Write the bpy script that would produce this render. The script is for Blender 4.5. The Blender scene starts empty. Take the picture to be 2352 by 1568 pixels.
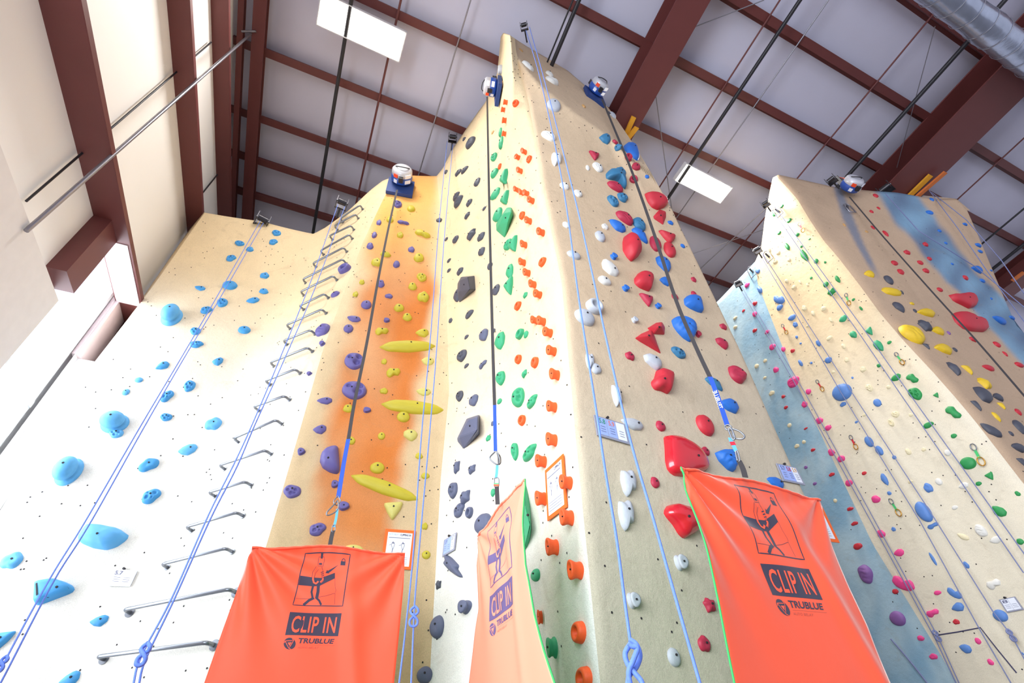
import bpy, bmesh, math, random
import numpy as np
from math import sin, cos, pi, radians
from mathutils import Vector, Matrix, noise
from mathutils.bvhtree import BVHTree

random.seed(7)
SC = bpy.context.scene
COL = SC.collection
V = Vector

# ------------------------------------------------------------------ camera
ZC = 1.0                      # camera height above the gym floor (m)
F = 1084.8
IW, IH = 2352, 1568
YAW, PIT, ROL = radians(25.49), radians(41.23), radians(-3.12)
fw = V((sin(YAW)*cos(PIT), cos(YAW)*cos(PIT), sin(PIT)))
r0 = V((cos(YAW), -sin(YAW), 0)); u0 = r0.cross(fw)
CR = cos(ROL)*r0 + sin(ROL)*u0
CU = -sin(ROL)*r0 + cos(ROL)*u0
CAM = V((0, 0, ZC))
cd = bpy.data.cameras.new('camera'); cam = bpy.data.objects.new('camera', cd); COL.objects.link(cam)
M = Matrix.Identity(4)
for i in range(3):
    M[i][0] = CR[i]; M[i][1] = CU[i]; M[i][2] = -fw[i]; M[i][3] = CAM[i]
cam.matrix_world = M
cd.sensor_width = 36; cd.lens = F/IW*36; cd.clip_start = .05; cd.clip_end = 200
SC.camera = cam
SC.view_settings.view_transform = 'Standard'; SC.view_settings.look = 'None'
SC.view_settings.gamma = 1; SC.view_settings.use_curve_mapping = False
SC.view_settings.exposure = 0.0

# ------------------------------------------------------------------ sky and daylight
wd = bpy.data.worlds.new('world'); SC.world = wd; wd.use_nodes = True
bgn = wd.node_tree.nodes['Background']
bgn.inputs[0].default_value = (0.82, 0.85, 1.0, 1)
_w = wd.node_tree; _tc = _w.nodes.new('ShaderNodeTexCoord'); _sx = _w.nodes.new('ShaderNodeSeparateXYZ'); _mr = _w.nodes.new('ShaderNodeMapRange')
_w.links.new(_tc.outputs['Generated'], _sx.inputs[0]); _w.links.new(_sx.outputs['X'], _mr.inputs[0])
_mr.inputs[1].default_value = -.15; _mr.inputs[2].default_value = -.75; _mr.inputs[3].default_value = .74; _mr.inputs[4].default_value = 3.4   # the overcast sky is brightest on the window side
_w.links.new(_mr.outputs[0], bgn.inputs[1])
def area(name, loc, aim, sx, sy, power, col):
    l = bpy.data.lights.new(name, 'AREA'); l.shape = 'RECTANGLE'; l.size = sx; l.size_y = sy
    l.energy = power; l.color = col
    o = bpy.data.objects.new(name, l); COL.objects.link(o); o.location = loc
    o.rotation_euler = (V(aim)-V(loc)).to_track_quat('-Z', 'Y').to_euler()
    return o
# daylight through the far gable window and an added, unseen nearer one
area('added_window_daylight', (-3.75, -1.3, 3.6), (5, 1.6, 3.4), 6.6, 4.6, 950, (0.88, 0.95, 1.0))
area('window_daylight_far', (-4.3, 7.3, 5.2), (5, 7.3, 5.2), 3.6, 9.0, 900, (0.88, 0.95, 1.0))
_s = bpy.data.lights.new('added_low_sun', 'SUN'); _s.energy = 1.0; _s.angle = radians(38); _s.color = (1, .97, .90)  # soft low sun added to brighten the right-hand wall
_so = bpy.data.objects.new('added_low_sun', _s); COL.objects.link(_so); _so.rotation_euler = V((1, .52, -.06)).to_track_quat('-Z', 'Y').to_euler()
# high-bay lamps light from their own builder below

# ------------------------------------------------------------------ geometry helpers
def ray(px, py):
    return (fw*F + CR*(px-IW/2) + CU*(IH/2-py)).normalized()
def azt(px, py):
    d = ray(px, py); return math.atan2(d.x, d.y), d.z/math.hypot(d.x, d.y)
def proj(p):
    q = p-CAM; z = q.dot(fw)
    return IW/2+F*q.dot(CR)/z, IH/2-F*q.dot(CU)/z

def tag(o, label=None, cat=None, group=None, kind=None):
    if label: o['label'] = label
    if cat: o['category'] = cat
    if group: o['group'] = group
    if kind: o['kind'] = kind
    return o
def empty(name, loc, **k):
    o = bpy.data.objects.new(name, None); COL.objects.link(o); o.location = loc
    o.empty_display_size = .1
    return tag(o, **k)
def pydata(name, vs, fs, mat, parent=None, smooth=False, mats=None, mi=None):
    me = bpy.data.meshes.new(name); me.from_pydata([tuple(v) for v in vs], [], fs); me.update()
    for m in (mats or [mat]): me.materials.append(m)
    if mi: me.polygons.foreach_set('material_index', mi)
    if smooth: me.polygons.foreach_set('use_smooth', [True]*len(me.polygons))
    o = bpy.data.objects.new(name, me); COL.objects.link(o)
    if parent is not None: attach(o, parent)
    return o
def attach(o, parent):
    o.parent = parent
    o.matrix_parent_inverse = Matrix.Translation(-parent.location)
class MB:
    """collects shapes given in world coordinates into one mesh"""
    def __init__(s): s.v = []; s.f = []; s.sm = []
    def add(s, vs, fs, smooth=False):
        n = len(s.v); s.v += [V(v) for v in vs]; s.f += [tuple(i+n for i in f) for f in fs]; s.sm += [smooth]*len(fs)
    def box(s, c, sx, sy, sz, R=None):
        c = V(c); R = R or Matrix.Identity(3); b = []
        for z in (-1, 1):
            for y in (-1, 1):
                for x in (-1, 1): b.append(c + R @ V((x*sx/2, y*sy/2, z*sz/2)))
        s.add(b, [(0, 2, 3, 1), (4, 5, 7, 6), (0, 1, 5, 4), (2, 6, 7, 3), (0, 4, 6, 2), (1, 3, 7, 5)])
    def tube(s, pts, r, n=8, closed=False, flat=None):
        pts = [V(p) for p in pts]; m = len(pts); rr = r if isinstance(r, (list, tuple)) else [r]*m
        vs = []; prev = None
        for i, p in enumerate(pts):
            a = pts[(i-1) % m] if (i > 0 or closed) else p
            b = pts[(i+1) % m] if (i < m-1 or closed) else p
            t = (b-a).normalized() if (b-a).length > 1e-9 else V((0, 0, 1))
            if prev is None:
                x = t.orthogonal().normalized() if flat is None else (flat-flat.dot(t)*t).normalized()
            else:
                x = (prev-prev.dot(t)*t)
                x = x.normalized() if x.length > 1e-6 else t.orthogonal().normalized()
            prev = x; y = t.cross(x)
            for k in range(n):
                an = 2*pi*k/n; vs.append(p+rr[i]*(cos(an)*x+sin(an)*y))
        fs = []
        for i in range(m if closed else m-1):
            for k in range(n):
                a = i*n+k; b = i*n+(k+1) % n; j = ((i+1) % m)*n
                fs.append((a, b, j+(k+1) % n, j+k))
        s.add(vs, fs, True)
        if not closed:
            s.add(vs[:n], [tuple(range(n))[::-1]]); s.add(vs[-n:], [tuple(range(n))])
    def cyl(s, a, b, r, n=24, r2=None):
        s.tube([a, b], [r, r if r2 is None else r2], n)
    def ribbon(s, pts, side, w, th=.0015):
        n = len(s.v)
        vs = []; m = len(pts)
        for i, p in enumerate(pts):
            sd = side[i] if isinstance(side, list) else side
            ww = w[i] if isinstance(w, list) else w
            t = (pts[min(i+1, m-1)]-pts[max(i-1, 0)]).normalized(); sd = (sd-sd.dot(t)*t).normalized(); nn = t.cross(sd)
            for a, b in ((-1, -1), (1, -1), (1, 1), (-1, 1)): vs.append(p+sd*a*ww/2+nn*b*th/2)
        fs = []
        for i in range(m-1):
            for k in range(4):
                a = i*4+k; b = i*4+(k+1) % 4; fs.append((a, b, b+4, a+4))
        fs += [(3, 2, 1, 0), tuple(range(m*4-4, m*4))]
        s.add(vs, fs)
    def lathe(s, prof, c, R, n=24):
        vs = []
        for r, z in prof:
            for k in range(n): vs.append(V(c)+R @ V((r*cos(2*pi*k/n), r*sin(2*pi*k/n), z)))
        fs = []
        for i in range(len(prof)-1):
            for k in range(n): fs.append((i*n+k, i*n+(k+1) % n, (i+1)*n+(k+1) % n, (i+1)*n+k))
        s.add(vs, fs, True)
        s.add(vs[:n], [tuple(range(n))[::-1]]); s.add(vs[-n:], [tuple(range(n))])
    def build(s, name, mat, parent=None):
        me = bpy.data.meshes.new(name); me.from_pydata([tuple(v) for v in s.v], [], s.f); me.update()
        me.polygons.foreach_set('use_smooth', s.sm); me.materials.append(mat)
        o = bpy.data.objects.new(name, me); COL.objects.link(o)
        if parent is not None: attach(o, parent)
        return o
def smooth_pts(pts, n=6):
    """Catmull-Rom through pts"""
    P = [V(p) for p in pts]; P = [2*P[0]-P[1]]+P+[2*P[-1]-P[-2]]; out = []
    for i in range(1, len(P)-2):
        for k in range(n):
            t = k/n; a, b, c, d = P[i-1:i+3]
            out.append(.5*((2*b)+(c-a)*t+(2*a-5*b+4*c-d)*t*t+(3*b-a-3*c+d)*t**3))
    out.append(P[-2]); return out

# ------------------------------------------------------------------ materials
def lin(c):
    return tuple((x/12.92 if x <= .04045 else ((x+.055)/1.055)**2.4) for x in [v/255 for v in c])
def mat(name, rgb, rough=.6, metal=0, var=.06, scale=8, bump=0, bscale=60, spec=.5, emit=0, coat=0, dots=0):
    m = bpy.data.materials.new(name); m.use_nodes = True; nt = m.node_tree; b = nt.nodes['Principled BSDF']
    c = lin(rgb)
    tc = nt.nodes.new('ShaderNodeTexCoord'); nz = nt.nodes.new('ShaderNodeTexNoise'); nz.inputs['Scale'].default_value = scale
    nz.inputs['Detail'].default_value = 4
    nt.links.new(tc.outputs['Object'], nz.inputs['Vector'])
    rp = nt.nodes.new('ShaderNodeMix'); rp.data_type = 'RGBA'
    rp.inputs['A'].default_value = (*[min(1, x*(1-var)) for x in c], 1); rp.inputs['B'].default_value = (*[min(1, x*(1+var)) for x in c], 1)
    nt.links.new(nz.outputs['Fac'], rp.inputs['Factor']); nt.links.new(rp.outputs['Result'], b.inputs['Base Color'])
    b.inputs['Roughness'].default_value = rough; b.inputs['Metallic'].default_value = metal
    b.inputs['Specular IOR Level'].default_value = spec
    if coat: b.inputs['Coat Weight'].default_value = coat; b.inputs['Coat Roughness'].default_value = .08
    if bump:
        n2 = nt.nodes.new('ShaderNodeTexNoise'); n2.inputs['Scale'].default_value = bscale; n2.inputs['Detail'].default_value = 3
        nt.links.new(tc.outputs['Object'], n2.inputs['Vector'])
        bp = nt.nodes.new('ShaderNodeBump'); bp.inputs['Strength'].default_value = bump; bp.inputs['Distance'].default_value = .01
        nt.links.new(n2.outputs['Fac'], bp.inputs['Height']); nt.links.new(bp.outputs['Normal'], b.inputs['Normal'])
    if emit:
        b.inputs['Emission Color'].default_value = (*c, 1); b.inputs['Emission Strength'].default_value = emit
    return m
def wall_mat():
    m = bpy.data.materials.new('sand_textured_plaster'); m.use_nodes = True; nt = m.node_tree; L = nt.links.new; b = nt.nodes['Principled BSDF']
    at = nt.nodes.new('ShaderNodeAttribute'); at.attribute_name = 'paint'
    tc = nt.nodes.new('ShaderNodeTexCoord')
    def nz(scale, det=4, rough=.6, dist=0):
        n = nt.nodes.new('ShaderNodeTexNoise'); n.inputs['Scale'].default_value = scale; n.inputs['Detail'].default_value = det
        n.inputs['Roughness'].default_value = rough; n.inputs['Distortion'].default_value = dist
        L(tc.outputs['Object'], n.inputs['Vector']); return n.outputs['Fac']
    def rng(x, a, b_, c, d):
        n = nt.nodes.new('ShaderNodeMapRange'); n.inputs[1].default_value = a; n.inputs[2].default_value = b_; n.inputs[3].default_value = c; n.inputs[4].default_value = d
        L(x, n.inputs[0]); return n.outputs[0]
    def mul(a, f):
        n = nt.nodes.new('ShaderNodeVectorMath'); n.operation = 'SCALE'; L(a, n.inputs[0]); L(f, n.inputs['Scale']); return n.outputs[0]
    c = mul(at.outputs['Color'], rng(nz(1.3, 5, .6, .4), .3, .7, .93, 1.05))
    c = mul(c, rng(nz(140, 2, .7), .32, .62, .86, 1.06))
    c = mul(c, rng(nz(420, 1), .28, .42, .80, 1.0))
    # chalk and shoe-rubber smudges
    mx = nt.nodes.new('ShaderNodeMix'); mx.data_type = 'RGBA'; L(rng(nz(2.6, 6, .72, 1.2), .56, .76, 0, .30), mx.inputs['Factor'])
    L(c, mx.inputs['A']); mx.inputs['B'].default_value = (*lin((150, 128, 100)), 1)
    L(mx.outputs['Result'], b.inputs['Base Color'])
    b.inputs['Roughness'].default_value = .82; b.inputs['Specular IOR Level'].default_value = .3
    bp = nt.nodes.new('ShaderNodeBump'); bp.inputs['Strength'].default_value = .35; bp.inputs['Distance'].default_value = .006
    ad = nt.nodes.new('ShaderNodeMath'); ad.operation = 'ADD'; L(nz(150, 3), ad.inputs[0]); L(rng(nz(9, 5), 0, 1, 0, 5), ad.inputs[1])
    L(ad.outputs[0], bp.inputs['Height']); L(bp.outputs['Normal'], b.inputs['Normal'])
    return m
WALLM = wall_mat()
M_ = dict(
    hole=mat('dark_bolt_hole', (40, 36, 40), .9), red_steel=mat('oxide_red_painted_steel', (104, 52, 50), .5, var=.1, scale=3),
    foil=mat('white_faced_insulation', (208, 206, 224), .55, var=.04, scale=2, bump=.25, bscale=7),
    foilwall=mat('white_vinyl_insulation', (246, 244, 242), .6, var=.02, scale=1.5, bump=.3, bscale=2.5),
    pinkw=mat('primed_jamb_lining', (232, 214, 216), .5), lining=mat('green_lining_fabric', (36, 190, 110), .7), floor=mat('grey_rubber_floor', (120, 118, 120), .8), white=mat('white_gloss_paint', (236, 236, 238), .4),
    offwhite=mat('off_white_board', (226, 222, 220), .7), steel=mat('brushed_steel', (128, 132, 140), .3, .7, scale=30),
    dsteel=mat('dark_steel', (70, 68, 72), .35, .8), black=mat('black_enamel', (34, 32, 38), .45), greyp=mat('galvanised_conduit', (150, 148, 156), .35, .7),
    duct=mat('reflective_foil_duct', (178, 186, 205), .22, .75, var=.25, scale=5, bump=.4, bscale=9), glassf=mat('white_window_frame', (232, 236, 238), .5),
    yellow=mat('amber_foam_strip', (226, 160, 40), .7), orangeb=mat('orange_board', (206, 112, 52), .7),
    lamp=mat('lit_lamp_panel', (255, 252, 244), .5, emit=9.0), lampw=mat('white_lamp_housing', (225, 225, 228), .5),
    rope=mat('blue_climbing_rope', (98, 130, 220), .7, var=.25, scale=120), ropeg=mat('grey_blue_climbing_rope', (120, 128, 170), .7, var=.15, scale=120),
    strap=mat('charcoal_webbing', (62, 58, 60), .8), blueweb=mat('blue_webbing', (40, 84, 190), .7), lblue=mat('light_blue_webbing', (96, 176, 215), .7),
    redtape=mat('red_tape', (205, 40, 60), .6), greentape=mat('green_tape', (70, 190, 110), .6), orangetape=mat('orange_tape', (240, 90, 50), .6),
    gate=mat('orange_nylon_fabric', (250, 88, 52), .62, var=.03, scale=3, bump=.15, bscale=14), ink=mat('dark_navy_ink', (52, 48, 70), .7),
    gatep=mat('glare_paled_orange_fabric', (255, 158, 128), .6, var=.02, scale=3), inkp=mat('glare_paled_navy_ink', (98, 88, 136), .7), inkorp=mat('glare_paled_unprinted_fabric', (255, 158, 128), .6, var=.02, scale=3), finkp=mat('glare_paled_brown_ink', (236, 134, 112), .7), inkor=mat('orange_unprinted_fabric', (250, 88, 52), .62, var=.03, scale=3), fink=mat('faint_brown_ink', (190, 84, 66), .7), gtrim=mat('green_edge_binding', (60, 176, 96), .7),  # middle banner: window glare painted into paler fabric and ink colours
    abblue=mat('blue_auto_belay_shell', (40, 84, 176), .4, coat=.3), pad=mat('navy_backing_pad', (34, 62, 124), .6), abgrey=mat('grey_auto_belay_cover', (205, 205, 212), .35, .2),
    sticker=mat('orange_sticker', (240, 74, 30), .6), paper=mat('white_paper', (235, 238, 250), .6), paperb=mat('pale_blue_paper', (160, 180, 240), .6),
    posterframe=mat('orange_poster_frame', (250, 104, 20), .6), acryl=mat('grey_acrylic_plate', (150, 152, 170), .35), txt=mat('grey_print', (110, 112, 140), .7),
    txtg=mat('green_marker', (70, 150, 120), .7), txto=mat('orange_marker', (225, 130, 110), .7), gold=mat('brass_carabiner', (200, 150, 70), .3, .8),
    dark=mat('dark_print', (60, 58, 90), .7),
)
# outside glass: clear
gm = bpy.data.materials.new('clear_window_glass'); gm.use_nodes = True; _b = gm.node_tree.nodes['Principled BSDF']
_nt = gm.node_tree; _t = _nt.nodes.new('ShaderNodeBsdfTransparent'); _t.inputs[0].default_value = (.96, .98, 1, 1); _g = _nt.nodes.new('ShaderNodeBsdfGlossy'); _g.inputs['Roughness'].default_value = .05
_mx = _nt.nodes.new('ShaderNodeMixShader'); _mx.inputs[0].default_value = .05
_nt.links.new(_t.outputs[0], _mx.inputs[1]); _nt.links.new(_g.outputs[0], _mx.inputs[2]); _nt.links.new(_mx.outputs[0], _nt.nodes['Material Output'].inputs[0])
M_['glass'] = gm
for _k in ('gate', 'ink', 'inkor', 'fink'):
    _p = M_[_k].node_tree.nodes['Principled BSDF']; _p.inputs['Sheen Weight'].default_value = .9; _p.inputs['Sheen Roughness'].default_value = .35; _p.inputs['Sheen Tint'].default_value = (1, .9, .85, 1)
HC = dict(  # hold colours
    blue=(62, 150, 212), sky=(92, 172, 228), purple=(96, 88, 150), yellow=(190, 176, 46), pale=(202, 194, 108), black=(74, 76, 88), slate=(88, 94, 120),
    green=(50, 160, 112), orange=(244, 92, 36), tan=(196, 152, 96), white=(224, 222, 216), grey=(186, 190, 198), red=(196, 44, 58), crimson=(176, 40, 68),
    royal=(40, 110, 200), teal=(54, 118, 158), pink=(232, 70, 142), dgreen=(40, 146, 78), gold=(228, 190, 40), violet=(134, 92, 158), navy=(88, 132, 200), cream=(228, 216, 180))
HM = {k: mat(k+'_hold_resin', v, .55, var=.1, scale=5, bump=.12, bscale=30) for k, v in HC.items()}
HM['shinyred'] = mat('glossy_red_resin', (206, 28, 44), .25, coat=.6)
HC['shinyred'] = HC['red']
# ------------------------------------------------------------------ building shell
H = 11.0; SL = .116; WX = -3.3
def roofz(y, drop=0): return ZC+H-drop-SL*y
def rpt(px, py, drop=0):
    d = ray(px, py); t = (H-drop)/(d.z+SL*d.y); return CAM+d*t
YF, YB, XR = -9.0, 11.0, 24.0
o = pydata('floor', [(WX-.2, YF, 0), (XR, YF, 0), (XR, YB, 0), (WX-.2, YB, 0)], [(0, 1, 2, 3)], M_['floor']); tag(o, kind='structure')
m = MB(); RT = .28
NX = 60
for i in range(NX):
    xa = WX-.3+(XR-WX+.3)*i/NX; xb = WX-.3+(XR-WX+.3)*(i+1)/NX
    for y0, y1 in ((YF, 1), (1, YB)):
        m.add([(xa, y0, roofz(y0)+RT), (xb, y0, roofz(y0)+RT), (xb, y1, roofz(y1)+RT), (xa, y1, roofz(y1)+RT)], [(0, 3, 2, 1)])
o = m.build('ceiling', M_['foil']); tag(o, kind='structure')
# back wall behind the climbing towers
o = pydata('wall_back', [(WX-.3, YB, 0), (XR, YB, 0), (XR, YB, roofz(YB)+RT), (WX-.3, YB, roofz(YB)+RT)], [(0, 3, 2, 1)], M_['foilwall']); tag(o, kind='structure')
# gable wall with two openings
A = -WX
W1 = (1.68*A, 2.05*A, .25, ZC+1.70*A)          # tall window next to the climbing wall
W2 = (-5.0, 1.9, 1.3, ZC+1.62*A)               # unseen wide window added nearer the camera for side light
m = MB(); TK = .18
def wquad(y0, y1, z0, z1, z0b=None, top=False):
    for xx in (WX, WX-TK):
        if top: vs = [(xx, y0, z0), (xx, y1, z0), (xx, y1, roofz(y1)+RT), (xx, y0, roofz(y0)+RT)]
        else: vs = [(xx, y0, z0), (xx, y1, z0), (xx, y1, z1), (xx, y0, z1)]
        m.add(vs, [(0, 1, 2, 3)])
wquad(YF, YB, W1[3], 0, top=True)
zt = W1[3]
wquad(YF, W2[0], 0, zt); wquad(W2[0], W2[1], 0, W2[2]); wquad(W2[0], W2[1], W2[3], zt); wquad(W2[1], W1[0], 0, zt); wquad(W1[0], W1[1], 0, W1[2]); wquad(W1[1], YB, 0, zt)
o = m.build('wall_left', M_['foilwall']); tag(o, kind='structure')
# window frames, glass
def window(name, W, rails, muls):
    y0, y1, z0, z1 = W
    g = pydata(name, [(WX-.12, y0, z0), (WX-.12, y1, z0), (WX-.12, y1, z1), (WX-.12, y0, z1)], [(0, 1, 2, 3)], M_['glass']); tag(g, kind='structure')
    f = MB(); b = .07
    f.box((WX-.1, y0+b/2, (z0+z1)/2), .1, b, z1-z0); f.box((WX-.1, y1-b/2, (z0+z1)/2), .1, b, z1-z0)
    f.box((WX-.1, (y0+y1)/2, z0+b/2), .1, y1-y0, b); f.box((WX-.1, (y0+y1)/2, z1-b/2), .1, y1-y0, b)
    for z in rails: f.box((WX-.1, (y0+y1)/2, z), .12, y1-y0, .09)
    for y in muls: f.box((WX-.1, y, (z0+z1)/2), .12, .09, z1-z0)
    fo = f.build('window_frame', M_['glassf']); fo.parent = g
window('window_1', W1, [ZC+1.055*A], [])
window('window_added', W2, [ZC+1.055*A], [-3.3, -1.6, .1])
# red steel jamb on the near side, header and sill channel of window 1
t = empty('window_jamb', (WX, 1.6*A, ZC+A), label='dark red steel jamb channel on the near side of the tall window', cat='steel channel')
m = MB(); m.box((WX+.1, 1.625*A, ZC+1.50*A), .2, .11*A, .36*A); m.build('jamb_plate', M_['red_steel'], t)
t = empty('window_jamb', (WX, 2.1*A, 2), label='red steel channel between the tall window and the climbing wall edge', cat='steel channel')
m = MB(); m.box((WX+.0, 2.125*A, ZC+1.52*A), .10, .14*A, .42*A); m.build('jamb_plate', M_['pinkw'], t)
m = MB(); m.box((WX+.17, 1.87*A, ZC+1.626*A-.012), .30, .37*A, .01); m.build('head_lining', M_['pinkw'], t)
m = MB(); m.box((WX+.06, 2.21*A, ZC+1.48*A), .12, .03, .36*A); m.build('flange', M_['red_steel'], t)
# white foam sill block below
m = MB(); m.box((WX+.13, 2.17*A, (ZC+1.31*A)/2), .26, .17*A, ZC+1.31*A)
tag(m.build('window_sill_board', M_['white']), 'thick white foam edge board between lower window and climbing wall', 'board')
# blank board in front of the window at the left edge
m = MB(); d = ray(135, 690); bx = WX+.30; s_ = bx/d.x; y1 = s_*d.y; z1 = ZC+s_*d.z
m.box((bx-.03, y1-1.3, z1-.53), .06, 2.6, 1.06)
tag(m.build('wall_board', M_['offwhite']), 'large blank pale board in front of the window at the left edge', 'board')
# girts: horizontal Z channels on the gable wall
for i, (z, dp, lb) in enumerate(((1.626, .345, 'lowest red steel wall beam, just above the window'), (2.388, .28, 'middle red steel wall beam on the white gable wall'), (2.852, .26, 'topmost red steel wall beam, nearest the roof corner'))):
    zz = ZC+z*A; m = MB()
    m.box((WX+dp/2, (YF+9.2)/2, zz), dp, 9.2-YF, .012); m.box((WX+dp, (YF+9.2)/2, zz-.0+.035), .012, 9.2-YF, .08); m.box((WX+.01, (YF+9.2)/2, zz+.04), .012, 9.2-YF, .08)
    tag(m.build('wall_girt', M_['red_steel']), lb, 'beam', 'red wall beams on the gable wall')
# vertical rods on the gable wall (sag rods / conduit)
def wallpt(px, py, off=.05):
    d = ray(px, py); s = (WX+off)/d.x; return CAM+d*s
for a, b, r, mm, lb in (((60, 462), (485, 97), .012, 'black', 'thin dark rod on the white gable wall, upper of the crossing pair'),
                        ((60, 530), (583, 72), .022, 'greyp', 'long grey rod crossing the red wall beams diagonally'),
                        ((463, 446), (499, 401), .014, 'black', 'short dark rod behind the second wall beam, beside the climbing wall')):
    m = MB(); m.cyl(wallpt(*a, off=.34 if r > .02 else .05), wallpt(*b, off=.34 if r > .02 else .05), r, 8); tag(m.build('wall_rod', M_[mm]), lb, 'rod')

# roof purlins
ORD = 'first second third fourth fifth sixth seventh eighth ninth tenth'.split()
PY = [.716, .636, .550, .431, .290, .162, .043, -.087, -.21, -.33]
for i, y in enumerate(PY):
    yy = y*H; m = MB(); z = roofz(yy); L = XR-WX
    m.box((WX+L/2, yy, z+RT/2), L, .012, RT); m.box((WX+L/2, yy-.075, z+.006), L, .15, .010); m.box((WX+L/2, yy+.04, z+RT-.01), L, .08, .010); m.box((WX+L/2, yy-.15, z+.018), L, .006, .035)
    tag(m.build('roof_purlin', M_['red_steel']), 'dark red roof purlin, %s one counted forward from the low back eave' % ORD[i], 'beam', 'roof purlins')
# tapered frame rafters
def rafter(x, w, dep, label, y0=YF, y1=YB, tf=.02):
    t = empty('frame_rafter', (x, 3, roofz(3)), label=label, cat='beam')
    for nm, parts in (('web', [(x, 0, .012, dep)]), ('bottom_flange', [(x, dep, w, tf)]), ('top_flange', [(x, 0, w, tf)])):
        m = MB()
        for (xx, dd, ww, hh) in parts:
            if nm == 'web': za, zb = 0, dep
            else: za, zb = dd-tf/2, dd+tf/2
            vs = []
            for y in (y0, y1):
                for (sx, dz) in ((-1, za), (1, za), (1, zb), (-1, zb)): vs.append((xx+sx*ww/2, y, roofz(y)-dz+.0))
            m.add(vs, [(0, 1, 5, 4), (1, 2, 6, 5), (2, 3, 7, 6), (3, 0, 4, 7), (0, 3, 2, 1), (4, 5, 6, 7)])
        m.build(nm, M_['red_steel'], t)
    return t
rafter(-.258*H, .22, .16, 'dark red end-frame rafter running down beside the gable wall')
rafter(-.287*H, .10, .12, 'thin dark red corner angle where gable wall meets the roof')
dp = .55; k = (H-dp)/H
rafter(.424*H*k, .058*H*k, dp, 'deep red roof rafter passing behind the tower top, with amber strips')
rafter(1.145*H*k, .11*H*k, dp, 'largest red roof rafter, landing on the right-hand climbing wall', tf=.03)
rafter(1.76*H*k, .06*H*k, dp, 'red roof rafter at the far right edge of the picture')
# amber strips tied along the rafters where they meet the towers
def strip(a, b, w, mm, lb, drop):
    pa, pb = rpt(*a, drop=drop), rpt(*b, drop=drop); m = MB(); c = (pa+pb)/2; dd = (pb-pa); L = dd.length; dd.normalize()
    R = Matrix((V((1, 0, 0)), dd, V((1, 0, 0)).cross(dd))).transposed(); m.box(c, w, L, .05, R)
    tag(m.build('foam_strip', M_[mm]), lb, 'strip', 'foam strips under the rafters')
strip((1456, 268), (1436, 312), .10, 'yellow', 'amber strip under the rafter beside the main tower, upper one', .62)
strip((1463, 292), (1440, 320), .10, 'yellow', 'amber strip under the rafter beside the main tower, lower one', .70)
strip((2138, 402), (2068, 470), .13, 'yellow', 'amber strip under the large right rafter, left one', .62)
strip((2172, 395), (2078, 476), .10, 'orangeb', 'orange strip under the large right rafter, right one', .70)
strip((2352, 625), (2325, 645), .12, 'orangeb', 'orange strip at the right edge of the picture', .62)
# pipes and conduits under the roof, parallel to the rafters
def pipe(x, y0, y1, r, drop, mm, lb, name='roof_pipe', cat='pipe'):
    m = MB(); x = x*(H-drop); m.cyl((x, y0, roofz(y0, drop)), (x, y1, roofz(y1, drop)), r, 12)
    return tag(m.build(name, M_[mm]), lb, cat)
PIPES = []
pipe(-.125, 2.0, 10.8, .035, .35, 'black', 'black sprinkler pipe passing the long lamp above the left climbing wall')
pipe(.234, -3, 10, .040, .35, 'black', 'thick black pipe dropping behind the peak of the main tower')
pipe(.224, -3, 10, .016, .25, 'black', 'thin black pipe beside the thick one behind the tower peak')
pipe(.607, -6, 10, .040, .35, 'black', 'long black pipe crossing the roof above the small lamp')
pipe(.977, -6, 10, .045, .35, 'black', 'long black pipe crossing to the right-hand climbing wall top')
pipe(1.62, -6, 10, .045, .35, 'black', 'black pipe at the far right behind the climbing wall')
pipe(1.50, -6, 10, .025, .2, 'black', 'thinner dark pipe at the far right behind the climbing wall')
pipe(.060, -3, 10, .014, .05, 'greyp', 'thin grey conduit crossing left of the main tower')
pipe(.657, -6, 10, .014, .05, 'greyp', 'thin grey conduit right of the long black roof pipe')
pipe(-.049, 1.0, 10, .022, .05, 'red_steel', 'dark red strap bracing the purlins right of the long lamp', 'roof_bracing')
pipe(.572, -6, 10, .018, .03, 'red_steel', 'dark red strap bracing between the rafters, left of the black pipe', 'roof_bracing')
pipe(.866, -6, 10, .018, .03, 'red_steel', 'dark red strap bracing above the right-hand climbing wall', 'roof_bracing')
pipe(1.30, -6, 10, .018, .03, 'red_steel', 'dark red strap bracing right of the largest rafter', 'roof_bracing')
def cable(a, b, r, drop, lb):
    m = MB(); m.cyl(rpt(*a, drop=drop), rpt(*b, drop=drop), r, 6); tag(m.build('bracing_cable', M_['greyp']), lb, 'cable')
cable((1755, 0), (1595, 62), .010, .1, 'thin grey brace cable at the top right of the first rafter')
cable((1506, 218), (1545, 495), .010, .1, 'thin grey brace cable hanging behind the small lamp')
cable((2148, 60), (2060, 385), .008, .1, 'thin grey brace cable above the right-hand climbing wall')
cable((1590, 583), (1760, 525), .010, .3, 'thin grey brace cable left of the right-hand climbing wall')
cable((555, 72), (588, 72), .02, .2, 'short dark brace in the roof corner above the gable wall')
cable((1768, 470), (1600, 625), .014, .4, 'steel cable running down from the top pulley of the right wall')
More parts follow.
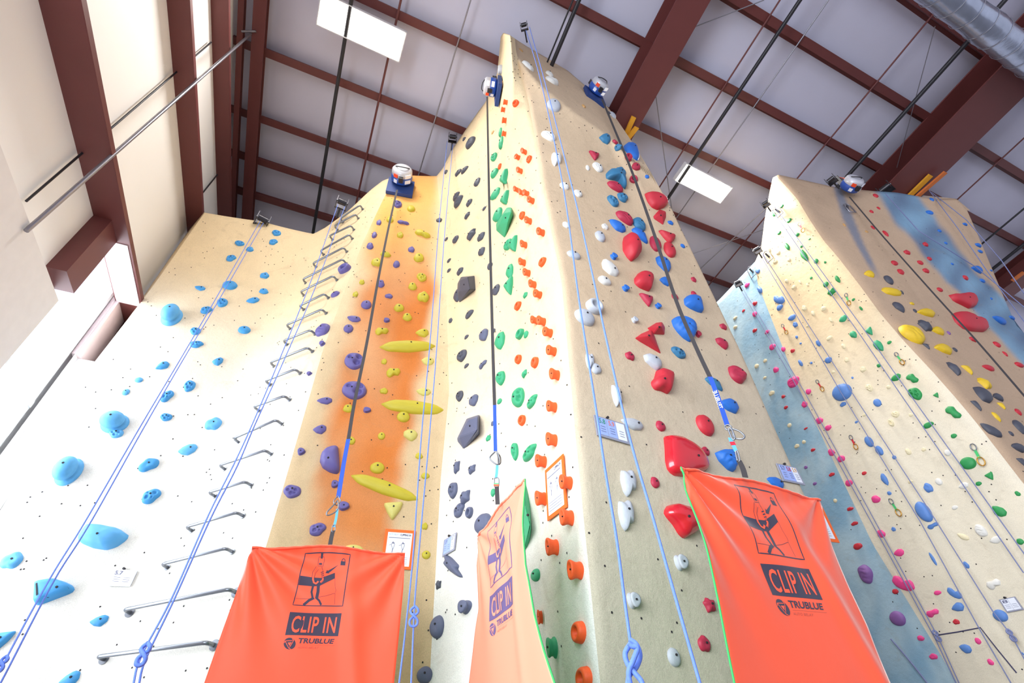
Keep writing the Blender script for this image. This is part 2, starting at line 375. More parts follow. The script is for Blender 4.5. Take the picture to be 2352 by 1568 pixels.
# foil duct at the top right
t = empty('air_duct', (9, -1.32, roofz(-1.3, .75)), label='shiny foil air duct with thin hanger wires at the top right', cat='duct')
pa, pb = rpt(2180, 0, .95), rpt(2352, 128, .95); dd = (pb-pa).normalized(); dd.z = 0; dd.y = 0; dd.normalize()
m = MB(); c0 = (pa+pb)/2; pts = []; rr = []
for i in range(60):
    pts.append(c0+dd*(-3.5+.25*i)); rr.append(.27*(1+.02*sin(i*2.1))*(1.1 if i % 14 == 0 else 1))
m.tube(pts, rr, 28); m.build('duct_sleeve', M_['duct'], t)
for i in range(24):
    m = MB(); c = c0+dd*(-3.4+.45*i); m.tube([c+V((0, cos(a)*.285, sin(a)*.285)) for a in [2*pi*q/20 for q in range(20)]], .006, 5, closed=True); m.build('hanger_wire', M_['greyp'], t)

# high-bay lamps
def lamp(px4, drop, label, power):
    P = [rpt(*p, drop=drop) for p in px4]; c = sum(P, V())/4
    ex = ((P[1]-P[0])+(P[2]-P[3]))/2; ey = ((P[3]-P[0])+(P[2]-P[1]))/2; sx, sy = ex.length, ey.length
    ex.normalize(); n = V((0, SL, 1)).normalized(); ey = n.cross(ex).normalized(); ex = ey.cross(n)
    R = Matrix((ex, ey, n)).transposed(); t = empty('high_bay_lamp', c, label=label, cat='lamp', group='high-bay lamps')
    m = MB(); m.box(c+n*.07, sx, sy, .05, R); m.build('housing', M_['lampw'], t)
    m = MB()
    for a in (-1, 1):
        m.box(c+ey*a*sy/2+n*.01, sx, .015, .12, R)
        m.box(c+ex*a*sx/2+n*.01, .015, sy, .12, R)
    m.build('reflector_rim', M_['lampw'], t)
    m = MB(); m.box(c+n*.03, sx*.93, sy*.95, .012, R); m.build('light_panel', M_['lamp'], t)
    m = MB()
    for a in (-1, 1):
        for j in range(10): m.box(c+ex*a*sx*.475+ey*sy*(-.45+.1*j), sx*.035, .008, .03, R)
    m.build('end_louver', M_['lampw'], t)
    m = MB()
    for a in (-1, 1): m.cyl(c+ex*a*sx*.35+n*.08, c+ex*a*sx*.35+V((0, 0, drop+.1)), .006, 6)
    m.build('hanger_wire', M_['greyp'], t)
    l = bpy.data.lights.new('lamp_light', 'AREA'); l.shape = 'RECTANGLE'; l.size = sx*.9; l.size_y = sy*.9; l.energy = power; l.color = (1, .96, .90)
    lo = bpy.data.objects.new('lamp_light', l); COL.objects.link(lo); lo.location = c-n*.06; lo.rotation_euler = (R.to_4x4() @ Matrix.Identity(4)).to_euler()
    attach(lo, t)
lamp([(737, -22), (934, 76), (917, 140), (730, 58)], .35, 'long bright high-bay lamp at the top left, under the second roof bay', 210)
lamp([(1578, 377), (1684, 430), (1650, 465), (1546, 410)], .35, 'smaller bright high-bay lamp right of the main tower', 420)
# ------------------------------------------------------------------ climbing towers
class Tower:
    """vertical-ish faceted wall: crease curves give plan points as a function of the elevation tangent t"""
    def __init__(s, creases, rad, sky, mult=None):
        s.c = creases; s.rad = rad; s.n = len(creases); s.mult = mult
        q = sorted(azt(*p) for p in sky); s.sa = [a for a, _ in q]; s.st = [t for _, t in q]
        s.bv = []; s.bf = []; s.fi = []
    def lin(s, k, t):
        k = min(max(k, 0), s.n-1); i = min(int(k), s.n-2); u = k-i; a = s.c[i](t); b = s.c[i+1](t); return (a[0]*(1-u)+b[0]*u, a[1]*(1-u)+b[1]*u)
    def plan(s, k, t):
        j = int(round(k)); dl = k-j; p = None
        if 0 < j < s.n-1 and s.rad[j] > 0:
            def L(i):
                a = s.c[i](t); b = s.c[i+1](t); return max(.05, math.hypot(a[0]-b[0], a[1]-b[1]))
            wl = min(.45, s.rad[j]/L(j-1)); wr = min(.45, s.rad[j]/L(j))
            if -wl < dl < wr:
                tt = .5+(dl/(2*wr) if dl > 0 else dl/(2*wl)); a = s.lin(j-wl, t); b = s.c[j](t); c = s.lin(j+wr, t)
                p = tuple(a[q]*(1-tt)**2+2*b[q]*tt*(1-tt)+c[q]*tt*tt for q in (0, 1))
        if p is None: p = s.lin(k, t)
        if s.mult: f = s.mult(k, t); p = (p[0]*f, p[1]*f)
        return p
    def pt(s, k, t):
        x, y = s.plan(k, t); return V((x, y, ZC+t*math.hypot(x, y)))
    def top(s, k):
        t = .2
        while t < 4.5:
            x, y = s.plan(k, t)
            if t > np.interp(math.atan2(x, y), s.sa, s.st): break
            t += .02
        a, b = t-.02, t
        for _ in range(8):
            c = (a+b)/2; x, y = s.plan(k, c)
            if c > np.interp(math.atan2(x, y), s.sa, s.st): b = c
            else: a = c
        return b
    def bottom(s, k):
        t = -.2
        for _ in range(6): x, y = s.plan(k, t); t = -ZC/math.hypot(x, y)
        return t
    def panel(s, i, nu, nv, root, paint, label=None, dots=70, name='wall_panel', seed=0):
        us = [.5-.5*cos(pi*a/nu) for a in range(nu+1)]; us = [.5*a+.5*(j/nu) for j, a in enumerate(us)]
        vs = []; cols = []
        tops = [s.top(min(i+u, s.n-1.0001)) for u in us]
        for j, u in enumerate(us):
            k = min(i+u, s.n-1.0001); tb = s.bottom(k); T = tops[j]
            for r in range(nv+1):
                t = tb+(T-tb)*(r/nv); p = s.pt(k, t); vs.append(p); cols.append(paint(*proj(p), u, t) if (p-CAM).dot(fw) > .1 else paint(0, 0, u, t))
            p = vs[-1]; h = V((p.x, p.y, 0)).normalized(); vs.append(p+h*.12+V((0, 0, .0))); cols.append(cols[-1]); vs.append(p+h*.5-V((0, 0, .12))); cols.append(cols[-1])
        R = nv+3; fs = []
        for j in range(nu):
            for r in range(nv+2): fs.append((j*R+r, (j+1)*R+r, (j+1)*R+r+1, j*R+r+1))
        b = len(s.bv); s.bv += vs; s.bf += [tuple(q+b for q in f) for f in fs]
        mi = [0]*len(fs); rnd = random.Random(seed+i*17); n0 = len(vs)
        for q in range(dots):
            j = rnd.randrange(1, nu-1); r = rnd.randrange(3, nv-1); a = vs[j*R+r]; e1 = vs[(j+1)*R+r]-a; e2 = vs[j*R+r+1]-a; f1, f2 = rnd.random(), rnd.random()
            n = e1.cross(e2).normalized(); n = -n if n.dot(a-CAM) > 0 else n
            c = a+e1*f1+e2*f2+n*.003; x = e1.normalized(); y = n.cross(x); b0 = len(vs)
            for w in range(8): vs.append(c+.0085*(x*cos(w*pi/4)+y*sin(w*pi/4))); cols.append((0, 0, 0))
            fs.append(tuple(range(b0, b0+8))); mi.append(1)
        o = pydata(name, vs, fs, None, root, smooth=True, mats=[WALLM, M_['hole']], mi=mi)
        ca = o.data.color_attributes.new('paint', 'FLOAT_COLOR', 'POINT')
        ca.data.foreach_set('color', [x for c in cols for x in (*c, 1)])
        if label: o['label'] = label
        return o
def crease(pts, dist=None, xplane=None):
    q = sorted((azt(*p)[::-1] for p in pts)); ts = [a for a, _ in q]; az = [b for _, b in q]
    def f(t):
        a = float(np.interp(t, ts, az)); d = dist if dist else xplane/sin(a)
        return (d*sin(a), d*cos(a))
    return f
EFb = crease([(1375, 1568), (1320, 1000), (1290, 650), (1272, 560), (1246, 430), (1228, 310), (1215, 240), (1200, 180), (1185, 120)], 3.557)
DEb = crease([(1262, 1568), (1215, 1100), (1203, 900), (1175, 650), (1152, 480), (1150, 390), (1146, 240), (1145, 160), (1149, 100)], 4.30)
_m1 = [azt(1157, 390), azt(1170, 300), azt(1177, 175), azt(1173, 100)]
_m1 = sorted((t, a) for a, t in _m1)
def Mcr(t):
    a, b = DEb(t), EFb(t)
    if t < 1.7: u = .12; return (a[0]*(1-u)+b[0]*u, a[1]*(1-u)+b[1]*u)
    az = float(np.interp(t, [q[0] for q in _m1], [q[1] for q in _m1])); d = float(np.interp(t, [1.8, 2.3, 2.9, 3.6], [4.15, 3.70, 3.44, 3.42]))
    return (d*sin(az), d*cos(az))
def mE(t): return 1-.22*min(max(t, 0)/3.1, 1.15)**2.0
_ka = [radians(a) for a in (33, 37.9, 43.3, 49.3, 52, 57)]; _kt = [3.1, 2.59, 2.21, 1.864, 1.644, 1.40]
def mult1(k, t):
    if k <= 3: return 1
    if k < 4: return 1+(mE(t)-1)*(k-3)
    if k <= 6: return mE(t)
    az = radians(33+24*min(k-6, 1)**.8); T = float(np.interp(az, _ka, _kt)); tt = max(t, 0)/T
    return 1-.22*min(tt, 1)**2.0+(.5*(tt-1) if tt > 1 else 0)
def FEb(t):
    az = float(np.interp(t, [-.3, .06, .69, 1.19, 1.6], [radians(a) for a in (56.6, 56.8, 57.4, 57.1, 57.3)])); return (5.86*sin(az), 5.86*cos(az))
T1 = Tower([lambda t: (-3.26, 7.32), crease([(470, 488), (350, 660), (210, 840), (0, 1180)], 7.3),
            crease([(720, 537), (640, 750), (560, 900), (400, 1210), (200, 1568)], 6.51),
            crease([(905, 405), (868, 480), (830, 560), (740, 800), (665, 1060), (610, 1250), (478, 1568)], 5.48),
            crease([(1005, 405), (1020, 560), (1028, 700), (1034, 900), (1015, 1100), (990, 1568)], 5.42), DEb, Mcr, EFb, FEb,
            lambda t: (4.95, 5.6)],
           [0, 0, .35, .16, .14, .06, .06, .10, .10, 0],
           [(452, 486), (470, 488), (600, 508), (720, 537), (748, 522), (800, 484), (850, 437), (880, 414), (905, 406), (950, 403), (1003, 404), (1018, 385), (1038, 344), (1056, 318), (1074, 291), (1100, 254), (1118, 230), (1128, 205), (1136, 185), (1143, 165), (1150, 85), (1156, 75), (1170, 80), (1200, 100), (1290, 150), (1345, 197), (1400, 250), (1440, 308), (1480, 370), (1520, 440), (1560, 510)],
           mult=lambda k, t: mult1(k-1, t))
CREAM = lin((233, 209, 168)); SAND = lin((218, 196, 162)); WHITE = lin((230, 227, 218)); ORG = lin((212, 124, 56)); ORL = lin((246, 176, 84))
def mixc(a, b, f): f = min(max(f, 0), 1); return tuple(a[i]*(1-f)+b[i]*f for i in range(3))
def sst(x, a, b): x = min(max((x-a)/(b-a), 0), 1); return x*x*(3-2*x)
def nz(px, py, s=60): return noise.noise(V((px/s, py/s, .3)))
def p_cream(px, py, u, t): return CREAM
def p_A(px, py, u, t): return mixc(WHITE, CREAM, sst(t, .45, .95))
def p_E(px, py, u, t): return mixc(WHITE, CREAM, sst(t, .15, .95))
def p_D(px, py, u, t): return mixc(WHITE, CREAM, sst(t, .15, .95))
def p_F(px, py, u, t): return mixc(lin((206, 196, 174)), lin((214, 188, 156)), sst(t, .1, 1.1))
def p_C(px, py, u, t):
    l = np.interp(py, [405, 650, 750, 1000, 1250, 1600], [862, 835, 800, 742, 700, 640]); r = np.interp(py, [405, 700, 900, 1100, 1250, 1600], [1012, 992, 962, 925, 890, 850])
    n = nz(px, py)*22; f = sst(px+n, l-22, l+30)*(1-sst(px-n, r-26, r+14))
    base = mixc(lin((208, 182, 142)), CREAM, sst(t, .2, 1.3)); o = mixc(ORG, ORL, sst(py, 900, 420)*0+sst(-py, -700, -450)); f2 = .80+.35*nz(px, py, 110)
    return mixc(base, o, f*f2)
root = empty('climbing_wall', (1.5, 5.2, 0), label='main cream and tan faceted climbing wall rising to a peak at centre', cat='climbing wall')
T1.panel(0, 2, 30, root, p_A, dots=0, label='narrow return at the left edge')
T1.panel(1, 22, 60, root, p_A, label='cream left panel carrying the blue holds', dots=150)
T1.panel(2, 20, 60, root, p_A, label='angled white panel with the ladder rungs', dots=110)
T1.panel(3, 40, 90, root, p_C, label='tan panel with an orange painted stripe', dots=120)
T1.panel(4, 22, 80, root, p_D, label='pale panel with the black and grey holds', dots=120)
T1.panel(5, 12, 90, root, p_E, dots=10, label='narrow bright strip beside the orange holds')
T1.panel(6, 22, 110, root, p_E, label='bright white panel with the orange barrel holds', dots=70)
T1.panel(7, 44, 110, root, p_F, label='broad tan face with the red and white holds', dots=150)
T1.panel(8, 4, 20, root, p_F, dots=0, label='tan right end of the wall')

# right-hand tower
XR2 = 8.0
HI = crease([(1785, 402), (1834, 456), (1864, 506), (1895, 552), (1925, 586), (1979, 655), (2025, 717), (2082, 782), (2147, 850), (2205, 915), (2247, 965), (2352, 1100)], xplane=XR2)
GH = crease([(1735, 600), (1740, 650), (1830, 880), (2005, 1250), (2200, 1568)], xplane=XR2)
IE = crease([(2212, 460), (2228, 480), (2250, 530), (2320, 700), (2340, 745)], xplane=12.2)
T2 = Tower([crease([(1560, 700), (1560, 1000)], xplane=XR2), GH, HI, IE, lambda t: (14.5, 6)], [0, .05, .22, .2, 0],
           [(1600, 735), (1650, 690), (1697, 640), (1735, 600), (1748, 570), (1757, 500), (1768, 440), (1775, 408), (1788, 401), (1830, 410), (1920, 430), (2000, 438), (2060, 442), (2140, 456), (2200, 456), (2215, 462)])
BLU = lin((142, 182, 208)); BLL = lin((184, 210, 222)); BLG = lin((100, 120, 146))
def p_G(px, py, u, t): return mixc(BLU, BLL, .5+.9*nz(px, py, 70)+.5*nz(px, py, 18))
def p_H(px, py, u, t): return mixc(lin((234, 224, 202)), CREAM, sst(t, .35, .75))
def band(px, py, lx, rx, ys, w=10):
    l = np.interp(py, ys, lx); r = np.interp(py, ys, rx); return sst(px, l-w, l+w)*(1-sst(px, r-w, r+w))
TANR = lin((196, 168, 140))
def p_I(px, py, u, t):
    c = TANR
    f = band(px+nz(px, py, 40)*8, py, [2012, 2046, 2143, 2216, 2281, 2370, 2440], [2100, 2143, 2226, 2310, 2375, 2460, 2540], [440, 495, 610, 686, 762, 860, 940], 10)
    c = mixc(c, mixc(BLG, BLU, .4+.8*nz(px, py, 50)), f)
    f = band(px, py, [1916, 1935, 1966, 2012], [1934, 1960, 1984, 2024], [436, 500, 560, 640], 5)*(1-sst(py, 600, 650))
    return mixc(c, BLG, f*.75)
root2 = empty('climbing_wall', (9, 3, 0), label='right-hand climbing wall with blue stripe, pale side and tan overhang', cat='climbing wall')
T2.panel(0, 24, 60, root2, p_G, label='blue painted strip panel', dots=60)
T2.panel(1, 30, 70, root2, p_H, label='pale side panel with green and blue holds', dots=220)
T2.panel(2, 70, 90, root2, p_I, label='tan overhanging panel with blue painted bands', dots=90)
T2.panel(3, 4, 20, root2, p_I, dots=0, label='right end of the overhanging panel')
BV1 = BVHTree.FromPolygons(T1.bv, T1.bf); BV2 = BVHTree.FromPolygons(T2.bv, T2.bf)
def hit(px, py, which=0):
    d = ray(px, py); best = None
    for w, b in ((1, BV1), (2, BV2)):
        if which and w != which: continue
        r = b.ray_cast(CAM, d)
        if r[0] is not None and (best is None or r[3] < best[1]): best = (r, r[3])
    if best is None: return None
    r = best[0]; n = r[1]; n = -n if n.dot(d) > 0 else n
    return r[0], n
# seam line of a hatch on the right-hand wall
def wline(pts, r, mm, name, lb, off=.01, which=0):
    P = []
    for p in pts: h, n = hit(*p, which); P.append(h+n*off)
    m = MB(); m.tube(P, r, 6); return tag(m.build(name, M_[mm]), lb, name.split('_')[-1])
_o = wline([(2155, 1458), (2200, 1451), (2252, 1441), (2290, 1490), (2335, 1545)], .008, 'dark', 'panel_seam', None, 0, 2)
attach(_o, root2); [_o.__delitem__(k) for k in ('label', 'category') if k in _o]
# ------------------------------------------------------------------ climbing holds
TPL = {}
def hf(name, R, Hf, nr=9, na=26, bolt=None, kap=.55, bs=.011, skirt=-.12, pw=1.0):
    vs = [(0, 0, Hf(0, 0))]
    for i in range(1, nr+1):
        r = (i/nr)**pw
        for k in range(na):
            th = 2*pi*k/na; q = R(th); vs.append((q*r*cos(th), q*r*sin(th), Hf(r, th)))
    for k in range(na):
        th = 2*pi*k/na; q = R(th); vs.append((q*cos(th), q*sin(th), skirt))
    fs = [(0, 1+k, 1+(k+1) % na) for k in range(na)]
    for i in range(nr):
        a = 1+i*na
        for k in range(na): fs.append((a+k, a+na+k, a+na+(k+1) % na, a+(k+1) % na))
    reg(name, vs, fs, bolt, kap, bs)
def reg(name, vs, fs, bolt, kap, bs=.011, smooth=True, cut=35):
    me = bpy.data.meshes.new('hold_'+name); me.from_pydata(vs, [], fs); me.update()
    if smooth: me.polygons.foreach_set('use_smooth', [True]*len(me.polygons))
    me.materials.append(HM['blue'])
    arr = np.array(vs); TPL[name] = dict(me=me, bolt=bolt, kap=kap, bs=bs, pts=arr[arr[:, 2] > -.05][::max(1, len(arr)//90)].T)
def rough(th, a, seed): return a*(sin(2*th+seed)+.6*sin(3*th+2.1*seed)+.35*sin(5*th+seed*3.3))
def dome(r, p=2.6, q=.5): return max(0, 1-r**p)**q
def mk_blob(name, seed, amp=.06, lump=.05, dimples=(), ridges=0, bolt=(0, .12), kap=.55, p=2.6, q=.5, stretch=0, nr=9, na=26):
    def R(th): return 1+rough(th, amp, seed)+stretch*max(0, cos(th))**3
    def Hh(r, th):
        x, y = r*cos(th), r*sin(th); h = dome(r, p, q)*(1+lump*sin(3*x+seed)*cos(3.3*y+seed*2)+.18*y*0)
        for dx, dy, dr, dd in dimples: h -= dd*math.exp(-(((x-dx)**2+(y-dy)**2)/dr**2)**1.6)
        if ridges: h += ridges*dome(r, 4)*(abs(sin(6.5*(y+.35*x*x+.15*sin(4*x))))-.5)
        return max(h, -.02 if r < 1 else 0)
    hf(name, R, Hh, nr, na, (bolt[0], bolt[1]), kap)
mk_blob('blob', 1.1); mk_blob('blob2', 4.4, amp=.09, lump=.12, bolt=(-.1, .2)); mk_blob('blob3', 7.7, amp=.11, lump=.16, bolt=(.12, .1))
mk_blob('round', 2, amp=.02, lump=.0, bolt=(0, .2))
DM = [(-.42, .05, .2, .5), (.4, .1, .19, .5), (0, -.42, .22, .5), (-.28, .5, .13, .35), (.38, -.38, .14, .4)]
mk_blob('pocket', 3.1, amp=.07, dimples=DM, bolt=(.02, .25), nr=14, na=36); mk_blob('pocket2', 5.9, amp=.1, dimples=[(.35, .3, .2, .5), (-.3, -.25, .24, .5), (.3, -.3, .14, .35), (-.45, .35, .13, .35)], bolt=(-.02, .18), nr=14, na=36)
mk_blob('bigpocket', 2.7, amp=.03, dimples=[(.42, .38, .26, .75), (.3, -.3, .3, .8), (-.48, .22, .2, .6)], bolt=(-.22, .02), nr=16, na=40, p=3)
mk_blob('ridged', 1.7, amp=.06, ridges=.14, bolt=(.1, .2), nr=16, na=30); mk_blob('waves', .9, amp=.12, ridges=.2, bolt=(.15, .2), nr=20, na=34, p=3.4)
mk_blob('brain', 6.3, amp=.06, ridges=.12, lump=.2, bolt=(.2, .25), nr=16, na=32)
def drop(name, e, k, bolt, kap=.5, seed=0, p=2.6):
    def R(th): return (1/(1+e*abs(sin(th))**k))*(1 if cos(th) > 0 else 1/(1+.25*e*abs(cos(th))))
    def Hh(r, th): return dome(r, p)*(1+.05*sin(5*r*cos(th)+seed)*cos(4*r*sin(th)))
    hf(name, R, Hh, 9, 30, bolt, kap)
def outline(name, pts, bolt, kap=.5, p=2.6, q=.5, nr=9, lump=.04, dimples=(), tilt=(0, 0), skirt=-.12):
    """star-shaped outline from a list of (x, y) corner points"""
    c = [(math.atan2(y, x) % (2*pi), math.hypot(x, y)) for x, y in pts]; c.sort(); A_ = [a for a, _ in c]; B_ = [b for _, b in c]
    A_ = [A_[-1]-2*pi]+A_+[A_[0]+2*pi]; B_ = [B_[-1]]+B_+[B_[0]]
    def R(th):
        a = th % (2*pi)
        for i in range(len(A_)-1):
            if A_[i] <= a <= A_[i+1]:
                t = (a-A_[i])/(A_[i+1]-A_[i]+1e-9)
                x0, y0, x1, y1 = B_[i]*cos(A_[i]), B_[i]*sin(A_[i]), B_[i+1]*cos(A_[i+1]), B_[i+1]*sin(A_[i+1])
                # distance along the ray to the chord
                dx, dy = x1-x0, y1-y0; den = cos(th)*dy-sin(th)*dx
                return abs((x0*dy-y0*dx)/den) if abs(den) > 1e-6 else B_[i]
        return 1
    def Rs(th): return sum(R(th+o) for o in (-.09, 0, .09))/3
    def Hh(r, th):
        x, y = r*cos(th), r*sin(th); h = dome(r, p, q)*(1+lump*sin(3*x+1)*cos(3.3*y)+tilt[0]*x+tilt[1]*y)
        for dx, dy, dr, dd in dimples: h -= dd*math.exp(-(((x-dx)**2+(y-dy)**2)/dr**2)**1.6)
        return max(h, 0)
    hf(name, Rs, Hh, nr, 36, bolt, kap)
outline('leaf', [(-1, .1), (-.55, .62), (.1, .95), (.75, .8), (1, .1), (.7, -.6), (0, -.95), (-.6, -.55)], (.35, .15), .4)
outline('drop', [(-1, -.15), (-.4, .55), (.3, 1), (.9, .7), (1, -.1), (.5, -.9), (-.3, -.75)], (.3, .2), .45)
outline('dropdown', [(-.85, .7), (-.2, 1), (.7, .85), (1, .4), (.55, -.3), (.25, -1), (0, -.95), (-.6, -.2)], (.0, .4), .5)
outline('droprt', [(-1, .3), (-.5, .95), (.4, .95), (.9, .5), (.95, -.2), (1, -1), (.5, -.9), (-.5, -.4)], (.25, .3), .42)
outline('shield', [(-.9, .55), (-.3, 1), (.55, .95), (1, .35), (.85, -.4), (.3, -1), (-.2, -.75), (-.85, -.2)], (.1, .3), .5)
outline('tri', [(-1, .75), (0, .9), (1, 1), (.75, .1), (.1, -1), (-.5, -.2)], (.05, .3), .5, p=3)
outline('halfmoon', [(.85, 1), (.2, .95), (-.5, .65), (-.95, 0), (-.7, -.6), (.1, -.85), (.95, -.9), (.9, 0)], (-.1, .1), .5)
outline('bean', [(-1, .1), (-.7, .8), (0, .75), (.7, 1), (1, .4), (.7, -.35), (.1, -.35), (-.4, -.9), (-.85, -.6)], (.0, .3), .5)
outline('crescent', [(-1, .2), (-.6, .9), (0, .55), (.6, .9), (1, .3), (.8, -.55), (.15, -.35), (-.3, -.9), (-.85, -.5)], (.5, .2), .55, lump=.12)
outline('star', [(-1, .3), (-.6, .5), (-.3, 1), (.25, .7), (1, .75), (.8, 0), (.85, -.7), (.1, -.75), (-.5, -1), (-.7, -.2)], (.0, .1), .6, lump=.14)
outline('bigred', [(-1, 1), (-.2, .95), (.35, .6), (.8, .1), (1, -.7), (.2, -1), (-.5, -.95), (-.9, -.4), (-.95, .3)], (.5, -.05), .28, p=5, q=.45, lump=.05)
outline('boot', [(-1, .3), (-.75, .85), (-.2, 1), (.5, .55), (1, .25), (.95, -.35), (.35, -1), (-.1, -.75), (-.65, -.1)], (.15, .2), .45)
outline('plate', [(-1, -.1), (-.75, .75), (-.5, 1), (.4, .7), (1, .1), (.55, -.6), (-.1, -.95), (-.7, -.65)], (-.2, .3), .35)
outline('lips', [(-1, .5), (-.5, 1), (0, .75), (.3, .1), (.75, .25), (1, -.2), (.9, -.85), (.2, -.95), (-.4, -.6), (-.85, -.1)], (.2, .1), .32)
outline('rail', [(-1, 0), (-.7, .75), (0, 1), (.7, .7), (1, .05), (.7, -.7), (0, -1), (-.7, -.75)], (.1, .3), .36, lump=.1)
def ring(name, R0, R1, hh, bolt, kap):
    def R(th): return 1+.04*sin(2*th+1)
    def Hh(r, th):
        if r < R0: return .12+.3*(r/R0)**3
        x = (r-R0)/(1-R0); return hh*(max(0, 1-abs(2*x-1)**2.4))**.5*.9+.1*(1-x)+(.3 if x < .02 else 0)
    hf(name, R, Hh, 14, 28, bolt, kap)
ring('donut', .38, 1, 1, (0, 0), .75)
# barrel knob (standing out from the wall), two-tier ball, small hex knob
def lathe(name, prof, bolt, kap, n=26, wob=.0, bs=.011):
    vs = []; fs = []
    for i, (r, z) in enumerate(prof):
        for k in range(n):
            a = 2*pi*k/n; q = r*(1+wob*sin(3*a+1)); vs.append((q*cos(a), q*sin(a), z))
    for i in range(len(prof)-1):
        for k in range(n): fs.append((i*n+k, i*n+(k+1) % n, (i+1)*n+(k+1) % n, (i+1)*n+k))
    fs.append(tuple((len(prof)-1)*n+k for k in range(n)))
    reg(name, vs, fs, bolt, kap, bs)
lathe('barrel', [(.88, -.1), (.90, .1), (.80, .3), (.84, .55), (.98, .8), (1, .92), (.93, 1), (.72, 1), (.55, .93), (.3, .88), (.01, .86)], (0, 0, .87), 1.75, wob=.05, bs=.010)
lathe('knob', [(.95, -.1), (.9, .15), (.72, .35), (.74, .6), (.86, .8), (.82, .95), (.6, 1), (.3, .97), (.01, .95)], (0, 0, .95), 1.0, wob=.07)
lathe('ball', [(1, -.05), (1, .06), (.9, .15), (.66, .22), (.70, .30), (.82, .42), (.86, .58), (.78, .76), (.6, .9), (.36, .98), (.01, 1)], (0, .15, .97), 1.35, bs=.014)
lathe('sphere', [(.7, -.05), (.82, .1), (.96, .3), (1, .5), (.93, .7), (.75, .86), (.45, .96), (.01, 1)], (0, .1, .97), 1.0)
def poly(name, base, tops, bolt, kap, bs=.012):
    """flat-faced volume: hull of base corners and raised corners"""
    bm = bmesh.new()
    for x, y in base: bm.verts.new((x, y, -.06))
    for x, y in base: bm.verts.new((x, y, .02))
    for x, y, z in tops: bm.verts.new((x, y, z))
    bmesh.ops.convex_hull(bm, input=bm.verts); bmesh.ops.dissolve_limit(bm, angle_limit=.05, verts=bm.verts, edges=bm.edges)
    bmesh.ops.bevel(bm, geom=bm.edges[:], offset=.03, segments=2, affect='EDGES')
    me = bpy.data.meshes.new('hold_'+name); bm.to_mesh(me); bm.free(); me.materials.append(HM['blue'])
    arr = np.array([v.co[:] for v in me.vertices]); TPL[name] = dict(me=me, bolt=bolt, kap=kap, bs=bs, pts=arr[arr[:, 2] > -.05].T)
poly('volume', [(-.9, .1), (-.1, .95), (1, 1), (.95, -.2), (-.25, -1), (-1, -.35)], [(-.45, .35, .8), (.35, .5, 1), (.5, -.05, .9), (-.25, -.15, .8)], (.0, .3, .98), .55)
poly('volume2', [(-.2, 1), (.6, 1), (1, .35), (.3, -1), (-.35, -.6), (-.95, -.3), (-1, .1)], [(-.1, .55, .9), (.55, .45, 1), (-.3, -.1, .85), (.1, -.3, .7)], (.0, .0, .84), .45)
poly('pyramid', [(-1, .3), (-.1, 1), (.3, .75), (1, -1), (.1, -.35)], [(.0, .3, 1), (.2, .25, 1)], (.1, .4, .9), .45)
poly('pyramid2', [(-1, .1), (-.2, .75), (.6, 1), (1, .1), (.95, -.9), (-.2, -.6)], [(.2, .3, 1), (.45, .2, 1)], (.2, .35, .95), .5)
poly('trivol', [(-1, -.9), (-.95, 1), (-.3, 1), (1, .15), (.95, -.05), (-.6, -1)], [(-.7, -.5, .8), (-.65, .6, 1), (.3, .1, .7)], (-.1, .25, .8), .4)

